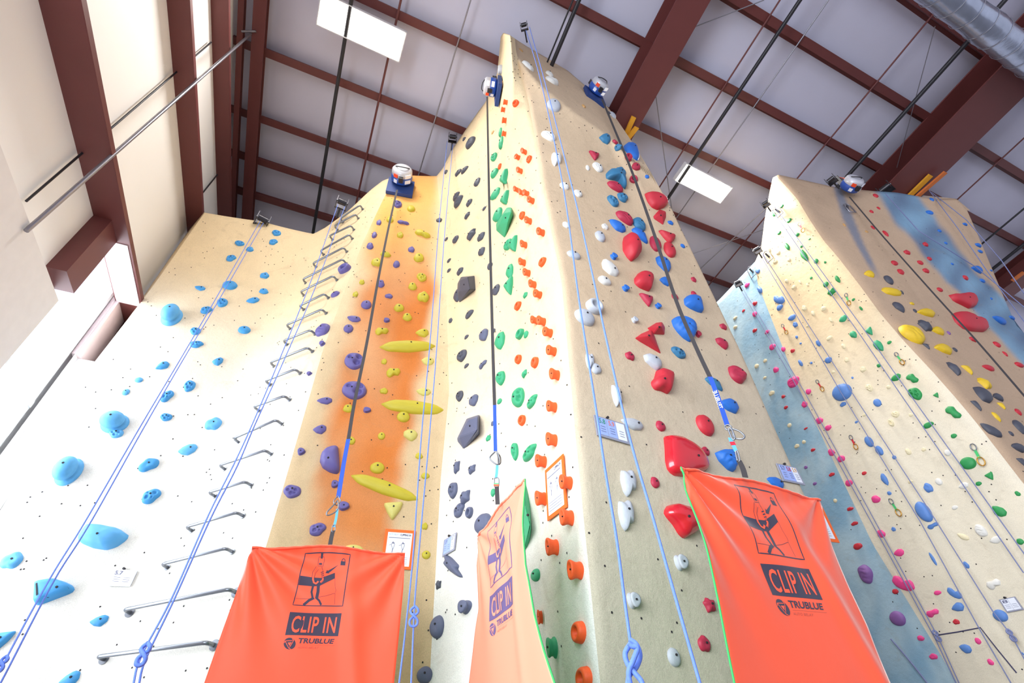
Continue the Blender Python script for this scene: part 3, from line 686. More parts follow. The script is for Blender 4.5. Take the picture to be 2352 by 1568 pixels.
# how a metric frame on the wall projects into the picture at a point
def jac(p, axes):
    x0, y0 = proj(p); out = []
    for a in axes:
        x1, y1 = proj(p+a*.01); out.append(((x1-x0)/.01, (y1-y0)/.01))
    return np.array(out).T       # 2 x 3
_g = np.exp(np.linspace(-1.5, 1.3, 29))
bme = bpy.data.meshes.new('hold_bolt'); _b = bmesh.new(); bmesh.ops.create_cone(_b, cap_ends=True, segments=10, radius1=1, radius2=.85, depth=1); _b.to_mesh(bme); _b.free(); bme.materials.append(M_['hole'])
HOLDS = []
def hold(px, py, w, h, tp='blob', col='blue', ang=None, which=0, bolt=True, pref=1.0, lab=None, zone=None, grp=None, kap=None, off=0):
    T = TPL[tp]; r = hit(px, py, which)
    if r is None: r = hit(px+ (8 if px < 1200 else -8), py+12, which)
    if r is None: print('MISS', px, py, tp, col); return None
    kp = kap if kap is not None else T['kap']; cx, cy = px, py
    for it in range(3):
        p, n = r; t1 = V((0, 0, 1)).cross(n).normalized(); t2 = n.cross(t1).normalized()
        if ang is not None:
            J = jac(p, (t1, t2, n)); s = np.linalg.solve(J[:, :2], np.array([cos(radians(ang)), -sin(radians(ang))])); tt = (t1*s[0]+t2*s[1]).normalized(); t2 = n.cross(tt).normalized(); t1 = tt
        J = jac(p, (t1, t2, n))
        if ang is not None:
            c, q = cos(radians(ang)), sin(radians(ang)); Rr = np.array([[c, -q], [q, c]]); J = Rr @ J
        P = T['pts']; sc = math.sqrt(abs(np.linalg.det(J[:, :2])))+1e-6
        s0 = max(h, w)/2/max(20, np.linalg.norm(J[:, 1])) if True else 1
        best = None
        for a in s0*_g:
            A1 = J[:, :1]*a @ P[:1]
            for b in s0*_g:
                if a/b > (9 if ang is not None else 6) or b/a > 6: continue
                cc = kp*min(math.sqrt(a*b), 1.6*min(a, b)); X = A1+J[:, 1:2]*b @ P[1:2]+J[:, 2:3]*cc @ P[2:3]
                mn = X.min(1); mx = X.max(1); ww, hh = mx-mn
                e = math.log(ww/w)**2+math.log(hh/h)**2+.035*math.log(a/b/(pref if ang is None else pref*w/h))**2
                if best is None or e < best[0]: best = (e, a, b, cc, (mn+mx)/2)
        _, a, b, cc, ctr = best
        if ang is not None: ctr = np.linalg.inv(Rr) @ ctr
        if it < 2:
            x0, y0 = proj(p); r2 = hit(cx-ctr[0], cy-ctr[1], which)
            if r2 is None: break
            r = r2
    p, n = r; p = p+n*off
    o = bpy.data.objects.new('climbing_hold', T['me']); COL.objects.link(o)
    Mx = Matrix.Identity(4)
    for i in range(3): Mx[i][0] = t1[i]*a; Mx[i][1] = t2[i]*b; Mx[i][2] = n[i]*cc; Mx[i][3] = p[i]
    o.matrix_world = Mx
    o.material_slots[0].link = 'OBJECT'; o.material_slots[0].material = HM[col]
    if bolt and T['bolt']:
        bx = T['bolt'][0]; by = T['bolt'][1]
        if len(T['bolt']) > 2: bz = T['bolt'][2]
        else:
            q = min(((v.co.x-bx)**2+(v.co.y-by)**2, v.co.z) for v in T['me'].vertices if v.co.z > 0); bz = q[1]
        rb = min(T['bs'], .16*min(a, b)); c = bpy.data.objects.new('bolt', bme); COL.objects.link(c); c.parent = o
        c.matrix_parent_inverse = Matrix.Identity(4)
        c.location = (bx, by, bz+.002/cc-.0); c.scale = (rb/a, rb/b, .012/cc)
    HOLDS.append(dict(o=o, px=px, py=py, w=w, h=h, tp=tp, col=col, lab=lab, zone=zone, size=max(a, b), grp=grp))
    return o
def region(ox, oy, s, rows, zone, col, which=0, bolt=True, tp=('blob', 'blob2', 'blob3'), **kw):
    for i, q in enumerate(rows):
        q = list(q); x, y, w, h = q[:4]; d = dict(kw); c = col; t = tp[i % len(tp)]
        for e in q[4:]:
            if isinstance(e, dict): d.update(e)
            elif isinstance(e, (int, float)): d['ang'] = e
            elif e in TPL: t = e
            else: c = e
        hold(ox+x/s, oy+y/s, max(w/s, 5), max(h/s, 5), t, c, which=which, zone=zone, bolt=bolt, **d)

def _lt(pts, ox, oy, s): return [(ox+x/s, oy+y/s, h) for x, y, h in pts]
def _lay(pts, ox, oy, s): return [(ox+x/s, oy+y/s) for x, y in pts]
def pxhold(pts, c, col, zone, lab=None, which=1, bolt=None, ridges=0, p=2.8, q=.5, tp='boot', slots=()):
    """hold whose outline is seen in the photo: the outline is carried onto the wall at its own place"""
    cx = sum(a for a, _ in pts)/len(pts); cy = sum(b for _, b in pts)/len(pts); P, n = hit(cx, cy, which)
    t1 = V((0, 0, 1)).cross(n).normalized(); t2 = n.cross(t1).normalized()
    def loc(x, y, h=0): d = ray(x, y); v = CAM+d*((P+n*h-CAM).dot(n)/d.dot(n))-P; return v.dot(t1), v.dot(t2)
    L = [loc(*a) for a in pts]; na = 44; ang = []
    for i in range(len(L)):
        (x0, y0), (x1, y1) = L[i], L[(i+1) % len(L)]
        ang.append((math.atan2(y0, x0), x0, y0, x1, y1))
    def R(th):
        dx, dy = cos(th), sin(th); best = 0
        for _, x0, y0, x1, y1 in ang:
            ex, ey = x1-x0, y1-y0; den = dx*ey-dy*ex
            if abs(den) < 1e-9: continue
            t = (x0*ey-y0*ex)/den; u = (x0*dy-y0*dx)/den
            if t > 0 and -1e-6 <= u <= 1+1e-6: best = max(best, t)
        return best or .02
    nr = 16 if ridges else 10; RR = [(R(2*pi*k/na-.05)+R(2*pi*k/na)+R(2*pi*k/na+.05))/3 for k in range(na)]
    def Hh(r, th):
        x, y = r*cos(th), r*sin(th); h = dome(r, p, q)*(1+.05*sin(3*x+1)*cos(3.3*y))
        if ridges: h += ridges*dome(r, 4)*(abs(sin(6.0*(y+.5*x*x+.15*sin(4*x))))-.5)
        return max(h, 0)*c
    vs = [(0, 0, Hh(0, 0))]+[(RR[k]*i/nr*cos(2*pi*k/na), RR[k]*i/nr*sin(2*pi*k/na), Hh(i/nr, 2*pi*k/na)) for i in range(1, nr+1) for k in range(na)]+[(RR[k]*cos(2*pi*k/na), RR[k]*sin(2*pi*k/na), -.02) for k in range(na)]
    fs = [(0, 1+k, 1+(k+1) % na) for k in range(na)]+[(1+i*na+k, 1+(i+1)*na+k, 1+(i+1)*na+(k+1) % na, 1+i*na+(k+1) % na) for i in range(nr) for k in range(na)]
    _place(vs, fs, P, t1, t2, n, col, pts, zone, lab, tp, True, loc(*bolt, c*.8) if bolt else (0, 0), c, slots, loc)
def _place(vs, fs, P, t1, t2, n, col, pts, zone, lab, tp, smooth, bl, c, slots, loc):
    me = bpy.data.meshes.new('climbing_hold'); me.from_pydata(vs, [], fs); me.update(); me.materials.append(HM[col])
    if smooth: me.polygons.foreach_set('use_smooth', [True]*len(me.polygons))
    o = bpy.data.objects.new('climbing_hold', me); COL.objects.link(o); Mx = Matrix.Identity(4)
    for i in range(3): Mx[i][0] = t1[i]; Mx[i][1] = t2[i]; Mx[i][2] = n[i]; Mx[i][3] = P[i]
    o.matrix_world = Mx; bv = BVHTree.FromPolygons([V(v) for v in vs], fs)
    def topz(x, y):
        r = bv.ray_cast(V((x, y, 2)), V((0, 0, -1))); return r[0].z if r[0] else c*.6
    b = bpy.data.objects.new('bolt', bme); COL.objects.link(b); b.parent = o; b.location = (bl[0], bl[1], topz(*bl)+.002); b.scale = (.012, .012, .012)
    for sl in slots:
        q = [loc(x, y, c*.75) for x, y in sl]; sv = [(x, y, topz(x, y)+.003) for x, y in q]; sm = bpy.data.meshes.new('slot'); sm.from_pydata(sv, [], [tuple(range(len(sv)))]); sm.materials.append(M_['hole']); so = bpy.data.objects.new('slot', sm); COL.objects.link(so); so.parent = o
    w = max(a for a, _ in pts)-min(a for a, _ in pts); h = max(a for _, a in pts)-min(a for _, a in pts)
    HOLDS.append(dict(o=o, px=sum(a for a, _ in pts)/len(pts), py=sum(a for _, a in pts)/len(pts), w=w, h=h, tp=tp, col=col, lab=lab, zone=zone, size=.16, grp=None))
def pxvol(base, tops, col, zone, lab=None, which=1, bolt=0, tp='volume'):
    cx = sum(a for a, _ in base)/len(base); cy = sum(b for _, b in base)/len(base); P, n = hit(cx, cy, which)
    t1 = V((0, 0, 1)).cross(n).normalized(); t2 = n.cross(t1).normalized()
    def loc(x, y, h=0): d = ray(x, y); v = CAM+d*((P+n*h-CAM).dot(n)/d.dot(n))-P; return v.dot(t1), v.dot(t2)
    bm = bmesh.new()
    for x, y in base:
        a, b = loc(x, y); bm.verts.new((a, b, -.02)); bm.verts.new((a, b, .004))
    for x, y, h in tops: a, b = loc(x, y, h); bm.verts.new((a, b, h))
    bmesh.ops.convex_hull(bm, input=bm.verts); loose = [v for v in bm.verts if not v.link_faces]; bmesh.ops.delete(bm, geom=loose, context='VERTS')
    bmesh.ops.dissolve_limit(bm, angle_limit=.04, verts=bm.verts, edges=bm.edges); bmesh.ops.bevel(bm, geom=bm.edges[:], offset=.006, segments=2, affect='EDGES')
    bm.verts.index_update(); vs = [v.co[:] for v in bm.verts]; fs = [tuple(v.index for v in f.verts) for f in bm.faces]; bm.free()
    x, y, h = tops[bolt]; bx = loc(*[sum(q[i] for q in tops)/len(tops) for i in (0, 1, 2)])
    _place(vs, fs, P, t1, t2, n, col, base, zone, lab, tp, False, bx, h, (), loc)
s_ = 2.613
A_L = 'left cream panel'; C_O = 'orange panel'; D_P = 'pale panel'; E_P = 'bright panel'; F_P = 'tan face'; H_P = 'right pale wall'; G_P = 'right blue strip'; I_P = 'right overhang'; B_P = 'ladder panel'
# --- left panel, blue
region(0, 400, s_, [(1438, 414, 56, 34, 'pocket'), (1499, 450, 46, 32), (1387, 504, 54, 38, 'pocket2'), (1381, 666, 90, 54, 'round'), (1201, 682, 62, 32, 'drop', -20), (1334, 770, 62, 56, 'pocket'), (1519, 757, 74, 36, 'leaf', 8), (1238, 816, 64, 46, 'pocket2'),
 (1173, 941, 64, 46, 'pocket'), (1179, 1021, 72, 42, 'pocket2'), (1467, 934, 80, 50, 'round'), (1307, 1122, 66, 50, 'drop'), (973, 1148, 90, 46, 'drop', 18), (833, 1234, 54, 34, 'round', 'sky'), (755, 1307, 50, 40, 'round', 'sky'), (1139, 1270, 66, 66, 'pocket'), (1003, 1333, 76, 66, 'pocket2'), (998, 1457, 68, 48, 'pocket'),
 (1282, 1496, 108, 76, 'blob3', 'sky')], A_L, 'blue', 1)
hold(394, 722, 50, 50, 'ball', 'sky', which=1, zone=A_L, lab='tall two-tier blue ball hold, highest of the three ball holds'); hold(262, 968, 67, 50, 'ball', 'sky', which=1, zone=A_L, lab='two-tier blue ball hold, middle one of the three ball holds'); hold(156, 1080, 73, 69, 'ball', 'sky', which=1, zone=A_L, lab='two-tier blue ball hold, lowest of the three ball holds')
region(500, 400, s_, [(353, 352, 50, 36, 'pocket'), (334, 407, 46, 34, 'pocket2'), (282, 607, 54, 40), (276, 702, 56, 36, 'blob2')], A_L, 'blue', 1)
region(0, 968, s_, [(698, 70, 84, 58, 'pocket'), (1129, 170, 112, 60, 'leaf', 12), (891, 258, 132, 68, 'blob3', 22, 'blue'), (908, 450, 108, 84, 'pocket2', 'blue'), (70, 832, 146, 104, 'blob3', 'sky'), (596, 1193, 118, 70, 'drop', 'blue'), (18, 1318, 125, 115, 'tri', 'blue'), (420, 1545, 145, 95, 'drop', 'blue', 10)], A_L, 'sky', 1)
# --- purple on ladder panel and orange panel
region(500, 400, s_, [(758, 566, 76, 68, 'donut', 'purple'), (705, 720, 52, 42, 'round'), (628, 935, 76, 78, 'ridged'), (626, 1014, 36, 34, 'knob'), (549, 1195, 34, 26, 'knob')], B_P, 'purple', 1)
region(500, 400, s_, [(1079, 179, 54, 46, 'pocket'), (1115, 291, 68, 26, 'bean', -18), (968, 289, 30, 34), (940, 364, 30, 40), (914, 430, 44, 42), (1162, 451, 40, 38), (1073, 540, 40, 44), (979, 657, 44, 46), (1027, 731, 48, 32), (892, 783, 64, 56, 'round'), (818, 868, 78, 42, 'leaf', -15), (785, 926, 62, 52, 'round'),
 (1015, 874, 34, 30, 'knob'), (820, 1120, 120, 98, 'bigpocket', {'lab': 'large purple hold with deep pockets, upper of the two on the orange panel'}), (821, 1295, 145, 102, 'bigpocket', {'lab': 'large purple hold with deep pockets, lower of the two on the orange panel'}), (641, 1358, 96, 42, 'drop'), (897, 1413, 46, 34, 'knob'), (612, 1529, 86, 52, 'drop')], C_O, 'purple', 1)
region(500, 968, s_, [(502, 178, 48, 44, 'knob'), (705, 373, 46, 46, 'knob'), (447, 418, 100, 80, 'pocket'), (759, 505, 60, 54, 'knob'), (597, 648, 88, 76, 'pocket2')], C_O, 'purple', 1)
# --- yellow
region(500, 400, s_, [(1161, 206, 46, 40), (1034, 272, 42, 40), (1095, 364, 38, 42), (1232, 360, 92, 44, 'bean', -32), (1008, 480, 64, 36), (953, 527, 58, 56), (1207, 500, 58, 60), (865, 647, 34, 32), (827, 719, 34, 36), (1224, 618, 58, 56, 'pocket'), (1170, 673, 50, 48), (1233, 735, 72, 66), (1088, 801, 60, 50), (1138, 857, 58, 48), (986, 942, 80, 40, 'bean'), (1226, 951, 82, 50, 'drop'),
 (1142, 1034, 322, 50, 'rail', 1, {'lab': 'highest of the three long yellow rails, upper orange panel'}), (999, 1123, 34, 38), (1261, 1123, 68, 50, 'leaf', 'pale'), (1055, 1190, 82, 50, 'bean'), (997, 1300, 48, 38), (1236, 1307, 84, 46, 'leaf', 'pale'), (783, 1405, 62, 50), (1173, 1399, 364, 50, 'rail', -6, {'lab': 'middle one of the three long yellow rails on the orange panel'}), (1114, 1455, 80, 68, 'round')], C_O, 'yellow', 1)
region(500, 968, s_, [(983, 86, 46, 44, 'round'), (1156, 80, 80, 68, 'shield', 'pale'), (797, 114, 58, 48), (958, 277, 88, 74, 'round'), (1209, 206, 44, 38), (1000, 397, 394, 62, 'rail', -20, {'lab': 'lowest and most tilted of the three long yellow rails'}), (1246, 325, 50, 38), (1052, 535, 108, 104, 'tri', 'pale', {'lab': 'pale yellow three-cornered hold below the tilted yellow rail'}), (1243, 627, 36, 44), (1251, 799, 54, 50, 'round'), (812, 765, 125, 56, 'round', 'pale', {'lab': 'pale yellow dome hold just behind the top edge of the left banner'})], C_O, 'yellow', 1)
# --- black on the pale panel
region(950, 0, s_, [(342, 858, 62, 76, 'ridged'), (304, 835, 22, 26), (268, 1037, 42, 48), (307, 1021, 48, 50), (195, 1032, 20, 28), (381, 1093, 40, 54, 'leaf'), (254, 1178, 40, 50, 'brain'), (266, 1208, 50, 74, 'brain'), (333, 1218, 42, 48), (424, 1252, 26, 28), (322, 1294, 36, 44, 'star'), (154, 1320, 40, 30), (347, 1408, 60, 70, 'star'), (404, 1421, 52, 54, 'shield'), (196, 1436, 22, 26), (251, 1437, 40, 46, 'pocket'), (407, 1509, 46, 52, 'shield')], D_P, 'black', 1)
region(950, 500, s_, [(213, 257, 28, 28), (213, 317, 28, 26), (278, 323, 42, 50), (458, 290, 34, 48), (262, 465, 44, 78, 'leaf'), (494, 434, 46, 64, 'leaf'), (335, 580, 58, 56), (223, 616, 26, 32), (419, 703, 56, 70, 'shield', 'slate'), (480, 680, 24, 34), (318, 716, 30, 28), (289, 827, 62, 76, 'pocket'), (416, 882, 48, 54, 'bean', 'slate'), (318, 889, 32, 30), (276, 1068, 48, 62, 'pocket'), (359, 1095, 58, 70, 'shield', 'slate'), (473, 1235, 18, 30, 'slate'), (260, 1497, 40, 66, 'star', 'slate'), (351, 1510, 48, 56, 'star', 'slate')], D_P, 'black', 1)

region(950, 968, s_, [(235, 410, 60, 90, 'pocket'), (310, 455, 62, 80, 'star'), (271, 532, 60, 88, 'pocket2'), (333, 547, 48, 70, 'donut'), (415, 612, 104, 124, 'round', {'lab': 'large slate ball hold touching the left edge of the pale middle banner'}), (237, 864, 94, 145, 'bean', 70), (151, 978, 34, 50, 'star', 'black'), (304, 1112, 80, 82, 'knob'), (144, 1232, 94, 145, 'round'), (68, 1520, 100, 110, 'round')], D_P, 'slate', 1)
# --- green
region(950, 0, s_, [(520, 795, 24, 50, 'leaf'), (524, 858, 30, 80, 'leaf'), (482, 942, 42, 56, 'pocket'), (486, 1040, 52, 66), (549, 1075, 50, 80, 'tri'), (491, 1163, 62, 72, 'leaf'), (546, 1190, 54, 76, 'tri'), (505, 1290, 60, 85, 'leaf'), (565, 1468, 54, 70, 'pocket'), (595, 1468, 56, 84, 'tri')], D_P, 'green', 1)

region(950, 500, s_, [(578, 322, 46, 84, 'leaf'), (570, 415, 60, 100, 'tri'), (670, 465, 28, 40), (637, 697, 56, 64, 'donut'), (675, 700, 30, 46), (518, 738, 62, 106, 'leaf'), (521, 960, 58, 82, 'pocket'), (664, 936, 36, 50, 'star'), (627, 1078, 82, 126, 'bigpocket'), (709, 1104, 64, 86, 'pocket2'), (516, 1101, 32, 36), (448, 1323, 32, 40), (606, 1400, 46, 98, 'pocket'), (693, 1412, 84, 104, 'pocket2')], 'central green route', 'green', 1)
region(950, 968, s_, [(476, 426, 28, 52), (733, 920, 60, 78, 'round'), (825, 1355, 64, 130, 'knob')], 'central green route', 'green', 1)
# --- orange barrels
K = {'pref': 1.0}
region(950, 0, s_, [(549, 612, 20, 46), (535, 657, 20, 42), (542, 721, 22, 46), (541, 801, 22, 44), (613, 620, 42, 46, 'donut'), (620, 941, 34, 46), (659, 907, 34, 48), (693, 955, 38, 46, 'donut'), (633, 1021, 36, 50), (517, 999, 24, 40, 'donut'), (613, 1135, 32, 48), (643, 1152, 32, 48), (672, 1157, 38, 50), (701, 1199, 42, 54), (651, 1292, 38, 50, 'donut'), (685, 1321, 42, 58), (760, 1390, 46, 62), (658, 1464, 40, 56)], E_P, 'orange', 1, tp=('barrel',))
region(950, 500, s_, [(649, 264, 42, 56), (773, 265, 48, 60, 'donut'), (676, 327, 44, 56), (711, 396, 46, 62), (742, 456, 52, 64), (625, 528, 44, 56, 'donut'), (722, 613, 44, 60), (763, 618, 54, 68), (802, 685, 58, 70), (824, 796, 60, 74), (628, 850, 46, 60, 'donut'), (727, 869, 50, 70, 'donut'), (843, 938, 60, 80), (826, 1131, 62, 80), (650, 1217, 50, 68, 'donut'), (825, 1329, 66, 88), (761, 1459, 64, 86)], E_P, 'orange', 1, tp=('barrel',))
region(950, 968, s_, [(910, 362, 76, 96), (760, 459, 68, 90), (915, 572, 82, 104), (828, 750, 76, 108), (965, 888, 92, 122), (757, 1172, 34, 100), (990, 1265, 92, 142, 'donut'), (1022, 1540, 100, 140, 'donut')], E_P, 'orange', 1, tp=('barrel',))
# --- small tan markers near the top
region(950, 0, s_, [(530, 502, 18, 28, {'lab': 'tiny tan hold below the auto belay unit right of the peak strap'}), (476, 795, 20, 22, {'lab': 'tiny tan hold left of the small green holds near the top'}), (645, 302, 22, 26, {'lab': 'tiny tan hold just below the peak pulley'}), (1021, 637, 22, 28, {'lab': 'tiny tan hold left of the right auto belay strap near the top'})], 'peak', 'tan', 1)
region(950, 0, s_, [(518, 420, 30, 58, 'donut', {'lab': 'small grey ring hold at the left edge of the peak, beside the auto belay'})], 'peak', 'grey', 1)
# --- white and grey on the tan face
region(950, 0, s_, [(688, 395, 70, 44, 'leaf', 'white', -52), (815, 445, 50, 40), (830, 485, 80, 56, 'brain', 'white'), (840, 632, 78, 84, 'round', 'grey'), (812, 815, 84, 56, 'ridged', -30), (857, 955, 60, 80, 'bean'), (1107, 1003, 66, 46, 'ridged', -50), (1045, 1007, 24, 34), (906, 1114, 60, 42, 'ridged', -25), (988, 1160, 54, 40, 'ridged', -45), (915, 1350, 44, 42), (1148, 1360, 38, 42), (1119, 1419, 64, 70, 'round', 'grey'), (960, 1530, 84, 56, 'round', 'grey')], F_P, 'white', 1)
region(950, 500, s_, [(1178, 302, 120, 72, 'leaf', 'white', -55), (1146, 377, 80, 62, 'blob', 'white'), (1087, 533, 104, 98, 'donut'), (1026, 598, 118, 110, 'round'), (1330, 611, 42, 40, 'knob'), (1058, 860, 50, 85, 'bean'), (1095, 905, 66, 70, 'blob'), (1434, 862, 108, 98, 'shield'), (1218, 1068, 60, 120, 'crescent', {'lab': 'curved white horn hold above the right of the route card'}), (1315, 1238, 128, 70, 'leaf', -18)], F_P, 'grey', 1)
region(950, 968, s_, [(1289, 367, 96, 146, 'bean', {'pref': .5}), (1275, 560, 96, 166, 'bean', {'pref': .5}), (1325, 1071, 80, 96, 'knob')], F_P, 'grey', 1)
region(1400, 850, 2.183, [(362, 962, 68, 78, 'knob'), (323, 1438, 66, 104, 'round')], F_P, 'grey', 1)
# --- red on the tan face
region(1300, 300, s_, [(168, 150, 64, 56, 'tri'), (296, 68, 36, 30, 'donut'), (374, 163, 46, 52, 'donut'), (421, 215, 50, 50), (406, 291, 50, 52, 'donut'), (297, 333, 108, 52, 'ridged', -28), (354, 520, 116, 62, 'ridged', -35), (607, 640, 100, 78, 'tri', 'red'), (537, 678, 70, 98, 'blob'), (624, 714, 70, 98, 'blob', 'red'),
 (481, 1016, 86, 76, 'tri'), (766, 893, 32, 34), (768, 980, 34, 38), (654, 997, 44, 42), (944, 1176, 46, 42), (935, 1275, 78, 72, 'shield'), (796, 1219, 38, 42, 'knob'), (383, 1352, 56, 56), (1032, 1462, 110, 110, 'brain', {'lab': 'round grooved dark red hold near the right edge of the tan face'})], F_P, 'crimson', 1)
region(1400, 850, 2.183, [(257, 280, 48, 52), (479, 277, 92, 112, 'round', 'red'), (481, 406, 42, 46), (229, 563, 48, 56), (500, 1175, 58, 70, 'star'), (475, 1370, 66, 86)], F_P, 'crimson', 1)
# --- blue on the tan face
region(1300, 300, s_, [(232, 48, 70, 66, 'drop', 'teal'), (313, 102, 48, 44, 'teal'), (327, 247, 64, 62, 'teal'), (282, 423, 72, 70, 'pocket', 'teal'), (338, 402, 64, 60, 'pocket2', 'teal'), (311, 571, 112, 60, 'leaf', -35), (437, 560, 84, 82, 'ridged', 'teal'), (440, 630, 90, 96, 'droprt', 'royal'), (627, 553, 34, 28), (486, 276, 26, 24), (701, 692, 30, 26), (290, 752, 44, 42, 'knob'), (583, 797, 88, 100, 'shield'), (592, 904, 62, 56, 'drop'), (361, 943, 44, 42, 'knob'), (556, 1050, 40, 38, 'knob'), (675, 1332, 88, 76, 'pocket', 'teal'), (885, 1520, 104, 90, 'droprt', 'teal')], F_P, 'royal', 1)
region(1400, 850, 2.183, [(600, 178, 104, 74, 'drop'), (833, 563, 90, 50, 'leaf', -20)], F_P, 'royal', 1)
region(950, 0, s_, [(1188, 655, 24, 28, 'knob', 'black', {'lab': 'small black knob at the right skyline of the tan face'}), (1193, 690, 40, 50, 'round', 'grey', {'lab': 'grey ball hold at the right skyline below the auto belay'})], F_P, 'black', 1)
# ---------------------------------------------------------------- right-hand tower
q_ = 2.614; r_ = 2.347
def R2(ox, oy, s, rows, zone, col, **k): region(ox, oy, s, rows, zone, col, 2, bolt=False, **k)
R2(1650, 380, q_, [(382, 245, 22, 22), (331, 291, 24, 36), (425, 331, 24, 34), (365, 405, 24, 24), (475, 416, 24, 24), (547, 442, 12, 12), (412, 486, 28, 52), (498, 487, 16, 16), (515, 540, 42, 90, 'leaf'), (586, 574, 28, 34), (641, 581, 16, 16), (557, 675, 16, 18), (645, 714, 34, 36), (716, 682, 30, 50, 'leaf'), (679, 758, 48, 50, 'star'), (811, 805, 20, 18), (856, 857, 20, 28), (749, 919, 48, 42, 'leaf', 'green'), (809, 1014, 44, 42, 'shield', 'green'), (904, 996, 42, 44, 'tri', 'green'), (960, 1080, 60, 66, 'shield', 'green'), (1027, 1062, 28, 22), (963, 1201, 26, 22), (1066, 1272, 58, 42, 'leaf'), (1164, 1280, 70, 50, 'bean', -50), (1181, 1368, 72, 78, 'pocket'), (1306, 1380, 32, 28, 'tri'), (1409, 1484, 96, 56, 'bean', -50), (1262, 1558, 68, 40, 'blob')], H_P, 'dgreen')
R2(1752, 900, r_, [(1030, 237, 34, 26), (1106, 384, 92, 64, 'round'), (1220, 454, 46, 40, 'tri'), (1164, 494, 36, 24), (1374, 547, 34, 28), (1272, 643, 80, 56, 'leaf', -35), (1388, 806, 42, 34)], H_P, 'dgreen')
R2(1650, 380, q_, [(237, 633, 24, 32), (248, 745, 32, 46), (364, 806, 66, 52, 'lips'), (369, 852, 42, 38), (442, 914, 50, 34, 'leaf', 25), (462, 955, 30, 36), (600, 1067, 28, 42), (493, 1185, 28, 40), (558, 1185, 16, 16), (660, 1168, 44, 40, 'round'), (741, 1362, 124, 100, 'round', {'lab': 'largest round blue dome hold, upper one on the right pale wall'}), (749, 1434, 40, 30), (805, 1274, 14, 16), (954, 1424, 52, 48, 'round'), (827, 1541, 16, 14), (470, 1030, 16, 20), (494, 1068, 14, 12)], H_P, 'navy')
R2(1752, 900, r_, [(573, 267, 50, 60, 'round'), (628, 315, 44, 54, 'round'), (709, 352, 24, 24), (657, 471, 42, 66, 'leaf'), (682, 545, 24, 22), (893, 516, 52, 58), (868, 645, 96, 118, 'round', {'lab': 'large oval blue dome hold, lower one on the right pale wall'}), (917, 722, 62, 34, 'bean'), (705, 739, 26, 26), (917, 901, 34, 86, 'rail'), (1097, 932, 36, 38), (1033, 1083, 84, 62, 'lips'), (1052, 1157, 66, 50, 'drop'), (1280, 1205, 88, 66, 'round', {'lab': 'big blue dome hold below the white card at the right edge'}), (1094, 1384, 68, 46, 'leaf', -15), (505, 162, 18, 14), (1403, 1410, 14, 20)], H_P, 'navy')
R2(1650, 380, q_, [(173, 718, 30, 32), (219, 829, 32, 28, 'red'), (151, 872, 18, 18, 'red'), (218, 892, 28, 32), (219, 991, 30, 26, 'red'), (293, 1000, 28, 26), (325, 1089, 38, 40), (346, 1226, 36, 34), (448, 1297, 68, 64, 'brain', {'lab': 'large knobbly pink hold high on the blue strip'}), (541, 1357, 34, 34), (390, 1387, 24, 22, 'red'), (518, 1434, 38, 40), (406, 1452, 26, 22, 'red'), (607, 1531, 44, 40)], G_P, 'pink')
R2(1752, 900, r_, [(353, 193, 36, 32), (370, 325, 38, 38), (422, 360, 42, 36), (232, 197, 24, 14, 'red'), (271, 312, 28, 18, 'red'), (372, 445, 34, 22, 'red'), (465, 491, 42, 36), (472, 630, 38, 22, 'red'), (495, 709, 38, 24, 'red'), (513, 832, 52, 38, 'red'), (638, 763, 48, 44), (755, 1030, 125, 84, 'lips', {'lab': 'largest pink hold on the border of the blue strip'}), (715, 1075, 36, 28, 'red'), (852, 1326, 42, 30), (920, 1425, 48, 32)], G_P, 'pink')
R2(1650, 380, q_, [(390, 1103, 26, 30), (446, 1112, 28, 26, 'red')], H_P, 'pink')
R2(1752, 900, r_, [(547, 438, 28, 20, 'red'), (610, 577, 50, 42), (735, 866, 52, 40, 'leaf'), (943, 1082, 42, 26), (915, 1193, 68, 42, 'bean'), (1043, 1238, 40, 30, 'red'), (1160, 1342, 36, 36), (1228, 1455, 38, 36)], H_P, 'pink')
R2(1752, 900, r_, [(552, 982, 86, 100, 'brain', {'lab': 'upper large violet hold at the left of the blue strip'}), (726, 1220, 92, 78, 'round', {'lab': 'lower large violet dome hold on the blue strip'}), (232, 406, 20, 20, {'lab': 'small dark violet knob, upper of two at the blue strip edge'}), (281, 494, 22, 18, {'lab': 'small dark violet knob, lower of two at the blue strip edge'})], G_P, 'violet')
R2(1650, 380, q_, [(358, 523, 24, 28), (300, 505, 26, 36), (341, 577, 24, 30), (423, 565, 18, 28), (409, 694, 22, 24), (453, 731, 26, 26), (490, 700, 16, 26), (534, 717, 14, 20), (516, 857, 30, 36), (568, 888, 24, 32), (632, 860, 36, 30), (676, 927, 22, 32), (667, 1037, 36, 30), (752, 1085, 28, 32), (771, 1167, 28, 30), (536, 962, 18, 16), (689, 1240, 22, 18), (869, 1224, 36, 36), (905, 1333, 38, 40, 'pocket'), (1022, 1330, 30, 24), (1063, 1492, 46, 36, 'pocket'), (876, 1497, 24, 20), (1155, 1497, 26, 22), (1036, 1545, 36, 46, 'donut')], H_P, 'cream')
R2(1650, 380, q_, [(102, 915, 26, 24), (102, 971, 26, 24), (281, 1172, 24, 24), (230, 1204, 26, 28), (279, 1274, 22, 18), (321, 1367, 34, 32), (427, 1556, 24, 20)], G_P, 'cream')
R2(1752, 900, r_, [(144, 180, 24, 22), (222, 269, 22, 20), (184, 292, 28, 24), (391, 586, 22, 22)], G_P, 'cream')
